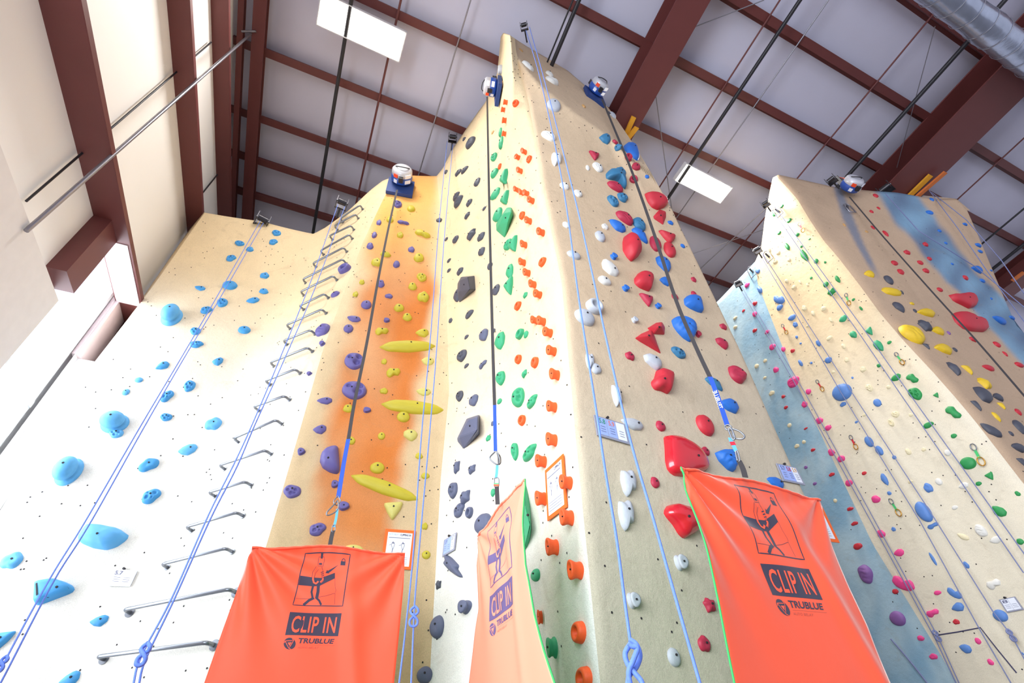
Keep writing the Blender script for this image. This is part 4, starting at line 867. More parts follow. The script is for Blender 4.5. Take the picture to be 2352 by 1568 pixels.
R2(1752, 900, r_, [(949, 483, 40, 40, 'round', 'white'), (784, 321, 34, 36), (868, 310, 26, 22), (996, 328, 36, 36, 'white'), (797, 483, 30, 20), (1083, 505, 50, 34, 'leaf', 'white'), (1036, 623, 36, 24, 'white'), (1175, 748, 64, 64, 'ridged', 'white'), (1256, 797, 64, 38, 'leaf', 'white'), (1080, 780, 64, 28, 'leaf', -25), (1243, 1038, 80, 54, 'bean', 'white')], H_P, 'cream')
R2(1650, 380, q_, [(944, 181, 34, 24), (961, 256, 22, 20), (919, 276, 26, 20), (927, 372, 26, 26), (1003, 408, 34, 40), (1132, 521, 42, 30), (1058, 585, 44, 30), (1095, 638, 44, 36), (1243, 473, 36, 30), (1268, 559, 32, 22), (1212, 583, 40, 26), (1246, 631, 42, 32), (1330, 745, 38, 26), (1484, 674, 36, 30), (1529, 1043, 48, 34), (1672, 1074, 50, 38), (1721, 1131, 34, 36), (1621, 1215, 76, 40, 'leaf'), (1806, 1196, 60, 32), (1801, 1481, 46, 44, 'leaf')], I_P, 'red')
R2(1650, 380, q_, [(906, 649, 62, 42, 'drop'), (1040, 757, 120, 46, 'rail', -8), (1162, 828, 30, 18), (1248, 880, 112, 48, 'drop', -8), (1320, 990, 80, 46, 'drop', -10), (1165, 1005, 165, 90, 'ridged', -32, {'lab': 'biggest yellow hold, near the edge of the right overhang'}), (1352, 1097, 108, 56, 'drop', -14), (1493, 1227, 60, 62, 'tri'), (1595, 1307, 88, 70, 'star'), (1699, 1443, 46, 46, 'tri'), (1667, 1508, 52, 58, 'shield'), (1832, 1580, 20, 20)], I_P, 'gold')
R2(1650, 380, q_, [(1022, 687, 60, 56, 'round'), (1103, 762, 20, 28), (1081, 849, 74, 66, 'shield'), (1180, 872, 26, 24), (1239, 960, 82, 70, 'star'), (1248, 1086, 38, 38, 'tri'), (1421, 1106, 32, 28), (1411, 1218, 80, 88, 'star'), (1590, 1372, 125, 72, 'leaf', -35), (1680, 1390, 66, 50, 'drop'), (1548, 1442, 54, 68, 'tri')], I_P, 'black')
R2(2252, 880, 4.238, [(105, 455, 225, 84, 'leaf', -32), (298, 490, 58, 50), (375, 423, 150, 100, 'leaf', -25), (372, 628, 150, 90, 'leaf', -10), (400, 770, 90, 90, 'tri')], I_P, 'black')
R2(1650, 380, q_, [(1281, 204, 30, 22), (1268, 282, 48, 24), (1481, 353, 30, 20), (1328, 392, 26, 18), (1366, 466, 22, 16), (1579, 448, 44, 28), (1573, 516, 34, 22), (1553, 625, 72, 48, 'drop'), (1658, 599, 18, 12), (1405, 591, 20, 14), (1586, 692, 36, 24), (1730, 723, 30, 24), (1640, 799, 16, 14), (1690, 930, 84, 50, 'leaf'), (1781, 883, 40, 26), (1820, 880, 32, 30)], I_P, 'royal')
R2(1650, 380, q_, [(1383, 1005, 26, 24, {'lab': 'small violet hold at the tip of a yellow hold on the overhang'}), (756, 357, 20, 20, 'tan', {'lab': 'left one of two tiny tan holds high on the right overhang'}), (890, 396, 22, 16, 'tan', {'lab': 'right one of two tiny tan holds high on the right overhang'})], I_P, 'violet')

# --- large holds with traced outlines
Z9 = (1400, 850, 2.183); Z8 = (1300, 300, 2.613); Z6 = (950, 500, 2.613); Z5 = (950, 0, 2.613); Z7 = (950, 968, 2.613); Za = (0, 968, 2.613); Zb = (500, 968, 2.613); Zc = (1650, 380, 2.614)
pxhold(_lay([(270, 330), (300, 328), (345, 335), (400, 365), (445, 400), (480, 450), (492, 500), (470, 512), (430, 520), (370, 535), (320, 530), (290, 505), (278, 460), (276, 400)], *Z9), .10, 'shinyred', F_P, 'biggest glossy red plate hold above the left corner of the right banner', bolt=(1600, 1048), p=5)
pxhold(_lay([(268, 712), (285, 680), (315, 670), (350, 678), (390, 690), (425, 705), (443, 740), (448, 790), (430, 815), (395, 835), (370, 846), (345, 825), (315, 775), (280, 735)], *Z9), .12, 'shinyred', F_P, 'glossy red boot-shaped hold at the left edge of the right banner', bolt=(1578, 1187))
pxhold(_lay([(525, 415), (560, 400), (610, 398), (622, 430), (626, 490), (618, 512), (590, 500), (545, 455)], *Z9), .09, 'royal', F_P, 'rippled blue three-cornered hold just above the right banner', ridges=.16, bolt=(1676, 1046))
pxhold(_lay([(468, 380), (500, 374), (540, 378), (575, 395), (600, 420), (607, 445), (585, 465), (545, 480), (510, 465), (485, 430)], *Z8), .10, 'red', F_P, 'large flat red hold highest of the big red ones, at the right skyline', p=4)
pxhold(_lay([(343, 95), (360, 80), (390, 82), (412, 100), (420, 125), (435, 180), (420, 180), (395, 160), (350, 120)], *Z8), .10, 'royal', F_P, 'large flat blue hold at the right skyline near the top of the tan face')
pxhold(_lay([(237, 262), (255, 240), (275, 240), (290, 258), (320, 262), (345, 285), (355, 320), (355, 355), (345, 355), (320, 310), (290, 300), (240, 292)], *Z8), .12, 'teal', F_P, 'large two-lobed dark blue hold directly above a ridged red hold')
pxhold(_lay([(630, 1140), (645, 1125), (690, 1122), (720, 1135), (750, 1155), (775, 1185), (770, 1225), (755, 1260), (738, 1270), (700, 1245), (665, 1210), (640, 1175)], *Z8), .11, 'royal', F_P, 'large rippled blue hold crossed by the black strap', ridges=.22, tp='waves')
pxhold(_lay([(205, 62), (222, 42), (232, 5), (250, -5), (280, 5), (310, 22), (308, 60), (300, 100), (292, 122), (255, 105), (225, 100), (210, 80)], *Z9), .11, 'red', F_P, 'large five-cornered red hold in the middle of the tan face', p=3.4, bolt=(1524, 871))
pxhold(_lay([(407, 890), (430, 858), (455, 850), (490, 860), (510, 880), (514, 910), (498, 968), (475, 960), (440, 945), (410, 920)], *Z8), .11, 'red', F_P, 'rounded red hold right of the white oval holds, mid tan face', p=3.2)
pxhold(_lay([(345, 640), (365, 625), (390, 635), (410, 670), (430, 725), (434, 755), (410, 775), (390, 790), (362, 760), (340, 720), (338, 670)], *Z8), .16, 'red', F_P, 'tall smooth red pillar hold left of the black strap')
pxhold(_lay([(707, 1010), (725, 992), (760, 988), (795, 1003), (808, 1040), (817, 1095), (790, 1090), (745, 1070), (712, 1045)], *Z8), .09, 'royal', F_P, 'smooth blue teardrop hold right of the black strap, mid tan face')
pxvol(_lay([(413, 1245), (450, 1218), (510, 1192), (530, 1230), (569, 1340), (545, 1325), (440, 1265)], *Z8), _lt([(490, 1232, .11), (512, 1222, .12)], *Z8), 'red', F_P, 'big pointed red pyramid hold in the middle of the tan face')
pxvol(_lay([(487, 1185), (540, 1152), (575, 1148), (593, 1180), (590, 1225), (525, 1222)], *Z8), _lt([(555, 1178, .10), (572, 1172, .11)], *Z8), 'red', F_P, 'faceted red hold directly above the big red pyramid')
pxvol(_lay([(522, 515), (545, 490), (560, 472), (600, 485), (600, 520), (582, 567), (560, 545), (525, 530)], *Z8), _lt([(560, 500, .06), (580, 515, .06)], *Z8), 'red', F_P, 'faceted red hold directly under the highest large red one')
pxvol(_lay([(265, 395), (285, 355), (365, 348), (370, 430), (275, 508), (262, 460)], *Z6), _lt([(280, 375, .12), (325, 356, .15), (338, 428, .13), (270, 445, .10)], *Z6), 'black', D_P, 'upper faceted black volume hold on the pale panel, left of the strap')
pxvol(_lay([(262, 1325), (320, 1205), (392, 1182), (388, 1300), (300, 1387), (266, 1345)], *Z6), _lt([(328, 1215, .14), (385, 1195, .12), (382, 1275, .14), (275, 1315, .10)], *Z6), 'slate', D_P, 'lower faceted dark grey volume hold, left of the blue strap')
pxvol(_lay([(495, 1345), (560, 1245), (585, 1242), (596, 1300), (545, 1427), (525, 1395), (497, 1385)], *Z5), _lt([(545, 1280, .12), (588, 1268, .13), (565, 1335, .10), (515, 1345, .08)], *Z5), 'green', D_P, 'large faceted green volume hold right of the middle strap')
pxvol(_lay([(655, 372), (668, 360), (690, 480), (700, 640), (690, 720), (662, 785), (640, 600)], *Z7), _lt([(690, 560, .10), (698, 620, .12), (670, 500, .12)], *Z7), 'green', 'central green route', 'tall faceted green volume hold peeking out behind the middle banner')
pxhold(_lay([(212, 965), (225, 960), (300, 948), (340, 945), (400, 965), (440, 985), (452, 1010), (430, 1030), (330, 1068), (230, 1105), (207, 1090)], *Za), .10, 'blue', A_L, 'blue triangular hold with slots behind the left rope pair', p=5, slots=(_lay([(268, 1050), (405, 990), (412, 998), (285, 1056)], *Za), _lay([(216, 972), (228, 968), (236, 1040), (222, 1048)], *Za)), bolt=(133, 1349))
pxhold(_lay([(465, 705), (500, 650), (530, 618), (620, 625), (720, 645), (780, 688), (750, 720), (700, 755), (640, 772), (560, 760), (490, 730)], *Za), .13, 'sky', A_L, 'long pale blue plate hold beside the left rope pair', bolt=(226, 1227), p=3.4)
pxhold(_lay([(723, 150), (730, 230), (733, 300), (715, 318), (670, 305), (630, 280), (612, 240), (620, 195), (650, 165), (690, 150)], *Zb), .13, 'purple', C_O, 'big smooth purple half-moon hold left of the black strap', bolt=(754, 1053))
pxhold(_lay([(1376, 768), (1410, 778), (1490, 765), (1530, 775), (1550, 820), (1535, 850), (1500, 860), (1460, 840), (1410, 815)], *Zc), .10, 'red', I_P, 'upper of the two biggest red holds on the right overhang', which=2, p=4)
pxhold(_lay([(1403, 893), (1425, 880), (1470, 880), (1510, 895), (1530, 915), (1575, 918), (1605, 940), (1615, 985), (1590, 1000), (1520, 998), (1470, 985), (1420, 940)], *Zc), .10, 'red', I_P, 'lower two-lobed biggest red hold on the right overhang', which=2, p=4)

# labels: each hold is singled out by colour, place and order from the top
CW = dict(blue='blue', sky='blue', purple='purple', yellow='yellow', pale='yellow', black='dark grey', slate='dark grey', green='green', dgreen='green', orange='orange', tan='tan', white='white', grey='white', cream='cream', red='red', crimson='red', shinyred='red', royal='blue', teal='blue', pink='pink', gold='yellow', violet='violet', navy='blue')
SW = dict(pocket='pocketed', pocket2='pocketed', bigpocket='deep-pocketed', ridged='ridged', waves='rippled', brain='grooved', leaf='leaf-shaped', drop='teardrop', droprt='teardrop', tri='three-cornered', shield='shield-shaped', bean='curved', crescent='curved', star='knobbly', donut='ring', barrel='barrel', knob='knob', ball='ball', round='domed', volume='faceted', volume2='faceted', pyramid='pyramid', pyramid2='pyramid', rail='rail', plate='plate', lips='two-lobed', boot='flat', trivol='triangular')
WN = ['topmost', 'second', 'third', 'fourth', 'fifth', 'sixth', 'seventh', 'eighth', 'ninth', 'tenth', 'eleventh', 'twelfth', 'thirteenth', 'fourteenth', 'fifteenth', 'sixteenth', 'seventeenth', 'eighteenth', 'nineteenth', 'twentieth']
WN += ['twenty-'+w for w in ['first', 'second', 'third', 'fourth', 'fifth', 'sixth', 'seventh', 'eighth', 'ninth']]+['thirtieth']+['thirty-'+w for w in ['first', 'second', 'third', 'fourth', 'fifth', 'sixth', 'seventh', 'eighth', 'ninth']]+['fortieth']+['forty-'+w for w in ['first', 'second', 'third', 'fourth', 'fifth', 'sixth', 'seventh', 'eighth', 'ninth']]+['fiftieth']
gz = {}
for h in HOLDS: gz.setdefault((h['zone'], CW[h['col']]), []).append(h)
for (zn, cw), L in gz.items():
    L.sort(key=lambda h: h['py'])
    for i, h in enumerate(L):
        sz = 'small' if h['size'] < .055 else ('large' if h['size'] > .15 else '')
        fromlow = len(L)-1-i
        if i <= fromlow: od = '%s %s one from the top' % (WN[i], cw) if i else 'topmost %s one' % cw
        else: od = '%s %s one from the bottom' % (WN[fromlow], cw) if fromlow else 'lowest %s one' % cw
        lb = h['lab'] or ' '.join(('%s %s %s hold on the %s, %s' % (sz, cw, SW.get(h['tp'], 'rounded'), zn, od)).split())
        tag(h['o'], lb, 'climbing hold', 'cream and white holds on the right pale wall' if False else '%s holds on the %s' % (cw, zn))
print('HOLDS', len(HOLDS))
# ------------------------------------------------------------------ the 300 largest holds stay objects of their own, the rest is one object
HOLDS.sort(key=lambda h: -(h['w']*h['h']))
rest = HOLDS[300:]; bmj = bmesh.new(); mats = []; 
for h in rest:
    o = h['o']; tmp = o.data.copy(); tmp.transform(o.matrix_world); m_ = o.material_slots[0].material
    if m_ not in mats: mats.append(m_)
    tmp.polygons.foreach_set('material_index', [mats.index(m_)]*len(tmp.polygons)); bmj.from_mesh(tmp); bpy.data.meshes.remove(tmp)
    for c in list(o.children): bpy.data.objects.remove(c)
    bpy.data.objects.remove(o)
me = bpy.data.meshes.new('small_climbing_holds'); bmj.to_mesh(me); bmj.free()
for m_ in mats: me.materials.append(m_)
o = bpy.data.objects.new('small_climbing_holds', me); COL.objects.link(o)
tag(o, 'the smallest and most distant climbing holds scattered over both climbing walls', 'climbing holds', kind='stuff')

# ------------------------------------------------------------------ ladder of steel rungs
def off_pt(px, py, off, which=1):
    p, n = hit(px, py, which); d = ray(px, py); return p-d*(off/abs(n.dot(d))), n
Z2 = 2.613
RU = [((a[0]/Z2, 968+a[1]/Z2), (b[0]/Z2, 968+b[1]/Z2)) for a, b in [((585, 1410), (1240, 1325)), ((745, 1128), (1375, 1005)), ((970, 855), (1355, 760)), ((1117, 632), (1420, 545)), ((1252, 425), (1470, 360))]]
RU += [((500+a[0]/Z2, 968+a[1]/Z2), (500+b[0]/Z2, 968+b[1]/Z2)) for a, b in [((10, 262), (285, 172)), ((95, 100), (350, -10))]]
RU += [((500+a[0]/Z2, 400+a[1]/Z2), (500+b[0]/Z2, 400+b[1]/Z2)) for a, b in [((215, 1395), (400, 1330)), ((285, 1240), (465, 1170)), ((315, 1130), (540, 1040)), ((393, 1000), (557, 935)), ((412, 905), (625, 810)), ((490, 790), (640, 718)), ((497, 705), (693, 610)), ((510, 630), (750, 510)), ((570, 535), (755, 440)), ((615, 460), (790, 362)), ((670, 370), (800, 308)), ((700, 310), (828, 240)), ((735, 265), (855, 185))]]
for i, (a, b) in enumerate(RU):
    big = i < 2; of = .10; pa, na_ = off_pt(*a, of); pb, nb_ = off_pt(*b, of); ex = (pb-pa).normalized(); rr = .017 if not big else .019
    pts = [pa-na_*of, pa-na_*.03, pa+ex*.012-na_*.008, pa+ex*.04, pb-ex*.04, pb-ex*.012-nb_*.008, pb-nb_*.03, pb-nb_*of]
    od = WN[i]+' rung from the bottom' if i else 'lowest rung of all'
    t = empty('ladder_rung', pa, label='%s steel ladder rung on the white angled panel, %s' % ('wide' if big else 'bent', od), cat='rung', group='steel ladder rungs')
    m = MB(); m.tube(pts, rr*.95, 10); m.build('bar', M_['steel'], t)
    for p, n in ((pa-na_*(of-.004), na_), (pb-nb_*(of-.004), nb_)):
        m = MB(); m.cyl(p, p+n*.008, .045 if big else .028, 16); m.build('mounting_flange', M_['steel'], t)

# ------------------------------------------------------------------ ropes, pulleys, straps
def at(px, py, d):
    r = ray(px, py); return CAM+r*(d/math.hypot(r.x, r.y))
def hang(pts, d0, d1, n=8, sm=True):
    ts = [azt(*p)[1] for p in pts]; P = [at(px, py, d0+(d1-d0)*(ts[0]-t)/(ts[0]-ts[-1])) for (px, py), t in zip(pts, ts)]
    return smooth_pts(P, n) if sm and len(P) > 2 else P
def hangw(pts, off, which=2):
    P = []
    for i in range(len(pts)-1):
        for k in range(6):
            f = k/6; P.append((pts[i][0]*(1-f)+pts[i+1][0]*f, pts[i][1]*(1-f)+pts[i+1][1]*f))
    P.append(pts[-1]); D = []
    for p in P:
        h = hit(*p, which); D.append(math.hypot(h[0].x, h[0].y)-off if h else None)
    last = next(d for d in D if d); 
    for i in range(len(D)):
        if D[i] is None: D[i] = last
        last = D[i]
    for _ in range(6): D = [D[0]]+[min(D[i], (D[i-1]+D[i]+D[i+1])/3) for i in range(1, len(D)-1)]+[D[-1]]
    return [at(p[0], p[1], d) for p, d in zip(P, D)]
def rope(strands, label, mm='rope', knot=None):
    t = empty('climbing_rope', at(*strands[0][0][0], strands[0][1]), label=label, cat='rope', group=None)
    for pts, d0, d1, r in strands:
        m = MB(); m.tube(hang(pts, d0, d1) if d1 > 0 else hangw(pts, -d1), r, 8); m.build('strand', M_[mm], t)
    if knot:
        (kx, ky, kd, ks, kr) = knot; m = MB()
        c = at(kx, ky, kd); ex = CR; ey = V((0, 0, 1)); nn = -ray(kx, ky)
        sh = [(0, 1.3, 0), (.45, .9, .3), (.5, .5, 0), (0, .1, -.35), (-.5, -.4, 0), (-.45, -.95, .3), (0, -1.15, 0), (.45, -.95, -.3), (.5, -.4, 0), (0, .1, .35), (-.5, .5, 0), (-.45, .9, -.3), (0, 1.3, 0.2)]
        m.tube(smooth_pts([c+ex*x*ks+ey*y*ks+nn*z*kr*2.4 for x, y, z in sh], 5), kr, 8); m.build('knot', M_[mm], t)
    return t
def wd_(px, py, which=0):
    h = hit(px, py, which); return math.hypot(h[0].x, h[0].y)
rope([([(598, 507), (500, 678), (420, 815), (329, 968), (200, 1190), (115, 1328), (10, 1520), (-10, 1568)], 6.75, 4.2, .0052), ([(605, 512), (505, 685), (424, 820), (336, 972), (210, 1196), (126, 1330), (12, 1548), (0, 1568)], 6.75, 4.25, .0052)], 'pale blue rope pair hanging down the left cream panel', 'rope', (5, 1525, 4.2, .03, .008))
rope([([(776, 470), (716, 640), (640, 830), (582, 968), (540, 1060), (480, 1180), (396, 1370), (325, 1505), (305, 1575)], 5.75, 3.3, .0052), ([(792, 474), (728, 650), (650, 832), (587, 972), (545, 1070), (484, 1190), (402, 1372), (336, 1510), (318, 1575)], 5.75, 3.35, .0052)], 'blue rope pair crossing the steel ladder rungs, knotted at the bottom', 'rope', (329, 1503, 3.3, .038, .010))
rope([([(1027, 325), (1008, 520), (990, 760), (968, 1000), (950, 1260), (932, 1440), (916, 1575)], 4.95, 3.3, .0052), ([(1040, 332), (1021, 540), (1003, 800), (988, 980), (970, 1180), (955, 1350), (951, 1415), (944, 1575)], 4.95, 3.3, .0052)], 'blue rope pair between the orange panel and the black holds', 'rope', (951, 1416, 3.3, .045, .007))
rope([([(1208, 70), (1238, 170), (1288, 400), (1330, 690), (1366, 920), (1390, 1080), (1415, 1230), (1435, 1380), (1448, 1475)], 2.72, 1.95, .0056), ([(1216, 62), (1252, 190), (1324, 470), (1395, 790), (1445, 1000), (1500, 1190), (1548, 1360), (1612, 1585)], 2.72, 1.95, .0056)], 'bright blue rope pair hanging from the peak pulley down the tan face')
_t = empty('rope_loop', at(1450, 1475, 1.95), label='blue figure-eight knot loop at the end of the peak rope, bottom centre', cat='knot')
m = MB(); m.tube(hang([(1446, 1468), (1462, 1480), (1470, 1505), (1462, 1530), (1446, 1550), (1441, 1580)], 1.95, 1.93), .0085, 10); m.tube(hang([(1448, 1478), (1436, 1500), (1442, 1525), (1458, 1545), (1474, 1566), (1476, 1590)], 1.93, 1.91), .0085, 10)
m.tube(hang([(1444, 1476), (1452, 1483), (1464, 1488), (1455, 1515), (1444, 1545), (1452, 1590)], 1.90, 1.92), .0085, 10); m.build('knot', M_['rope'], _t)
rope([([(1768, 474), (1870, 620), (1980, 775), (2065, 900), (2351, 1315)], 8.15, -.16, .0068), ([(1776, 470), (1885, 620), (2000, 778), (2086, 900), (2360, 1282)], 8.15, -.16, .0068)], 'thin rope pair running down the green-hold side of the right wall', 'ropeg')
rope([([(1744, 582), (1830, 725), (1931, 900), (2114, 1198), (2248, 1441), (2326, 1575)], 8.3, -.16, .0068), ([(1752, 582), (1850, 735), (1956, 900), (2138, 1177), (2280, 1403), (2323, 1458), (2362, 1530)], 8.3, -.16, .0068)], 'thin rope pair passing the large blue dome holds on the right wall', 'ropeg', (2323, 1459, wd_(2323, 1459, 2)-.16, .05, .011))
rope([([(1694, 652), (1760, 765), (1837, 900), (2067, 1318), (2150, 1470), (2199, 1575)], 8.6, -.16, .0068), ([(1699, 650), (1768, 765), (1848, 900), (2076, 1318), (2156, 1465), (2206, 1575)], 8.6, -.16, .0068)], 'thin rope pair running down the blue painted strip', 'ropeg', (2152, 1460, wd_(2152, 1460, 2)-.16, .05, .011))
rope([([(2046, 1467), (2075, 1500), (2100, 1530), (2135, 1575)], 6.9, -.12, .010)], 'single slack rope end low on the blue painted strip', 'ropeg')
rope([([(2134, 437), (2200, 524), (2270, 626), (2372, 765)], 11, -.2, .008), ([(2140, 442), (2220, 505), (2300, 598), (2370, 700)], 11, -.2, .008)], 'thin rope pair near the right skyline of the overhang', 'ropeg')
rope([([(2034, 445), (2110, 530), (2240, 612), (2352, 705)], 11, -.2, .008)], 'single thin rope crossing the blue band of the overhang', 'ropeg')

def pulley(px, py, d, s, label, wall=None, up=False):
    c = at(px, py, d); n = V((-sin(math.atan2(c.x, c.y)), -cos(math.atan2(c.x, c.y)), 0)) if wall is None else wall
    ax = V((0, 0, 1)).cross(n).normalized(); t = empty('rope_pulley', c, label=label, cat='pulley', group='top-rope pulleys')
    m = MB(); m.cyl(c-ax*.08*s, c+ax*.08*s, .055*s, 20); m.build('drum', M_['dsteel'], t)
    m = MB(); m.cyl(c-ax*.115*s, c+ax*.115*s, .018*s, 10); m.build('axle', M_['steel'], t)
    for a in (-1, 1):
        m = MB(); R = Matrix((ax, n, V((0, 0, 1)))).transposed(); m.box(c+ax*a*.1*s-n*.03*s, .012*s, .2*s, .17*s, R); m.build('side_plate', M_['dsteel'], t)
    m = MB(); m.box(c-n*.13*s, .22*s, .02, .12*s, Matrix((ax, n, V((0, 0, 1)))).transposed()); m.build('back_plate', M_['dsteel'], t)
    m = MB(); e = c-n*.14*s; m.cyl(e, e-n*.18*s-V((0, 0, .45 if up else .12))*s, .022*s, 10); m.build('mounting_arm', M_['dsteel'], t)
pulley(604, 503, 6.75, 1.05, 'small pulley on the skyline above the left rope pair')
pulley(786, 464, 5.75, .95, 'pulley above the top of the steel ladder')
pulley(1040, 314, 4.95, .85, 'pulley on the skyline left of the black holds')
pulley(1203, 57, 2.72, .62, 'topmost pulley, standing on the peak of the main tower', up=True)
pulley(1757, 466, 8.2, .72, 'upper of the three pulleys on the left edge of the right wall')
pulley(1738, 572, 8.35, .72, 'middle of the three pulleys on the left edge of the right wall')
pulley(1694, 648, 8.6, .72, 'lowest of the three pulleys on the left edge of the right wall')
pulley(1908, 412, 8.5, .8, 'pulley on top of the right wall beside the auto belay')
pulley(2032, 432, 10.8, 1.2, 'pulley at the landing point of the large rafter')

def autobelay(px, py, s, label, ud, fr=None, pad=True, rot=0, out=.0):
    p, n = hit(px, py); n = fr or n; n = V((n.x, n.y, 0)).normalized(); up = V((0, 0, 1)); ax = up.cross(n).normalized(); R = Matrix((ax, up, n)).transposed()
    if R.determinant() < 0: ax = -ax; R = Matrix((ax, up, n)).transposed()
    t = empty('auto_belay', p, label=label, cat='auto belay', group='auto belay units')
    if pad:
        m = MB(); m.box(p+n*.05-up*.12*s, .50*s, .50*s, .07, R); m.build('backing_pad', M_['pad'], t)
    c = p+n*(.10+out)*s+up*.02*s
    m = MB(); m.lathe([(.10*s, 0), (.17*s, .01*s), (.20*s, .04*s), (.205*s, .12*s), (.19*s, .16*s)], c, R, 32); m.build('rear_shell', M_['abblue'], t)
    m = MB(); m.lathe([(.19*s, .16*s), (.195*s, .18*s), (.19*s, .25*s), (.16*s, .285*s), (.08*s, .295*s)], c, R, 32); m.build('front_cover', M_['abgrey'], t)
    for (da, dw, dz, mm) in ((-2.1, .085, .20, 'sticker'), (-2.1, .07, .09, 'paper'), (-.9, .12, .215, 'paper'), (-.9, .12, .10, 'paper')):
        dr = (ax*cos(da)+up*sin(da)); R2_ = Matrix((ax*-sin(da)+up*cos(da), n, dr)).transposed(); m = MB(); m.box(c+dr*.203*s+n*dz*s, dw*s, .07*s, .012*s, R2_); m.build('sticker', M_[mm], t)
    m = MB(); m.box(c-up*.21*s+n*.16*s, .08*s, .08*s, .10*s, R); m.build('nozzle', M_['black'], t)
    m = MB(); m.tube(smooth_pts([c+n*.29*s+ax*.13*s+up*.02*s, c+n*.335*s+ax*.06*s-up*.05*s, c+n*.335*s-ax*.06*s-up*.05*s, c+n*.29*s-ax*.13*s+up*.02*s], 5), .010*s, 8); m.build('handle', M_['black'], t)
    for a in (-1, 1):
        m = MB(); m.box(c+up*.29*s+ax*a*.10*s+n*.05*s, .016*s, .26*s, .10*s, R); m.build('bracket_plate', M_['black'], t)
    m = MB(); m.cyl(c+up*.38*s-ax*.11*s+n*.06*s, c+up*.38*s+ax*.11*s+n*.06*s, .014*s, 10); m.build('bracket_pin', M_['steel'], t)
    m = MB(); m.ribbon([c+up*.38*s+n*.08*s-ax*.03*s, c+up*.28*s+n*.12*s-ax*.03*s, c+up*.18*s+n*.16*s-ax*.02*s], ax, .05*s, .01); m.build('anchor_webbing', M_['orangetape' if ud != 1 else 'yellow'], t)
    return t, c-up*.25*s+n*.16*s, ax
def webbing(t, pts, d0, d1, w, mm, side=None, name='webbing'):
    P = hang(pts, d0, d1, 5); m = MB(); m.ribbon(P, side or CR, w, .002); return m.build(name, M_[mm], t)
def biner(t, pxs, d, mm='steel', r=.006, name='carabiner'):
    m = MB(); m.tube(smooth_pts([at(x, y, d) for x, y in pxs+[pxs[0]]], 5)[:-1], r, 8, closed=True); m.build(name, M_[mm], t)
tx = []
def text3d(s, quad, mm, name, parent, mapf, shear=0, bold=0, ff=None):
    """text laid into a quad (tl,tr,br,bl) of 2-D coordinates, each vertex sent through mapf"""
    cu = bpy.data.curves.new('t', 'FONT'); cu.body = s; cu.offset = bold; cu.resolution_u = 3; cu.space_character = 1.08 if s == 'CLIP IN' else 1
    ob = bpy.data.objects.new('t', cu); COL.objects.link(ob); bpy.context.view_layer.update()
    dg = bpy.context.evaluated_depsgraph_get(); me = bpy.data.meshes.new_from_object(ob.evaluated_get(dg)); bpy.data.objects.remove(ob)
    xs = [v.co.x+shear*v.co.y for v in me.vertices]; ys = [v.co.y for v in me.vertices]; x0, x1, y0, y1 = min(xs), max(xs), min(ys), max(ys)
    vs = []
    for x, y in zip(xs, ys):
        u = (x-x0)/(x1-x0); v = (y-y0)/(y1-y0); tl, tr, br, bl = quad
        q = [(tl[i]*(1-u)+tr[i]*u)*v+(bl[i]*(1-u)+br[i]*u)*(1-v) for i in (0, 1)]; vs.append(mapf(*q))
    fs = [tuple(p.vertices) for p in me.polygons]; bpy.data.meshes.remove(me)
    return pydata(name, vs, fs, M_[mm], parent)

# left strap (orange panel)
t, c, ax = autobelay(921, 428, 1.02, 'round blue and white auto belay unit on top of the orange panel', 1)
dA = math.hypot(c.x, c.y); webbing(t, [(912, 436), (893, 520), (869, 640), (842, 790), (815, 920), (800, 1010)], dA, 4.45, .036, 'strap'); webbing(t, [(800, 1008), (790, 1062), (777, 1142)], 4.45, 4.38, .040, 'blueweb', name='strap_sleeve')
biner(t, [(776, 1138), (782, 1150), (774, 1160), (766, 1152)], 4.38, r=.005); biner(t, [(776, 1148), (764, 1162), (751, 1176), (753, 1183), (768, 1177), (777, 1166)], 4.36); webbing(t, [(775, 1168), (772, 1190), (767, 1210)], 4.36, 4.34, .022, 'lblue', name='sling'); biner(t, [(764, 1206), (770, 1206), (769, 1220), (762, 1220)], 4.34, r=.004); webbing(t, [(765, 1218), (761, 1235), (758, 1252)], 4.34, 4.32, .035, 'strap', name='gate_sling')
# middle strap (pale panel)
t, c, ax = autobelay(1150, 205, .80, 'blue auto belay unit seen from the side, left of the peak', 2)
dA = math.hypot(c.x, c.y); webbing(t, [(1119, 222), (1121, 330), (1124, 480), (1128, 650), (1132, 800), (1136, 930)], 3.45, 3.5, .030, 'strap'); webbing(t, [(1136, 925), (1138, 1036)], 3.5, 3.5, .030, 'blueweb', name='strap_sleeve')
biner(t, [(1138, 1036), (1125, 1051), (1134, 1062), (1144, 1066), (1147, 1055), (1143, 1040)], 3.48); biner(t, [(1141, 1038), (1149, 1048), (1150, 1062), (1145, 1066), (1144, 1050)], 3.5, 'dsteel', .004); webbing(t, [(1142, 1068), (1141, 1085), (1139, 1098)], 3.46, 3.44, .022, 'lblue', name='sling'); biner(t, [(1136, 1098), (1145, 1098), (1145, 1117), (1136, 1117)], 3.44, r=.004)
webbing(t, [(1140, 1109), (1140, 1111)], 3.42, 3.42, .036, 'greentape', name='tape'); webbing(t, [(1140, 1112), (1140, 1116)], 3.42, 3.42, .040, 'orangetape', name='tape'); webbing(t, [(1141, 1117), (1142, 1138), (1143, 1158)], 3.43, 3.4, .032, 'strap', name='gate_sling')
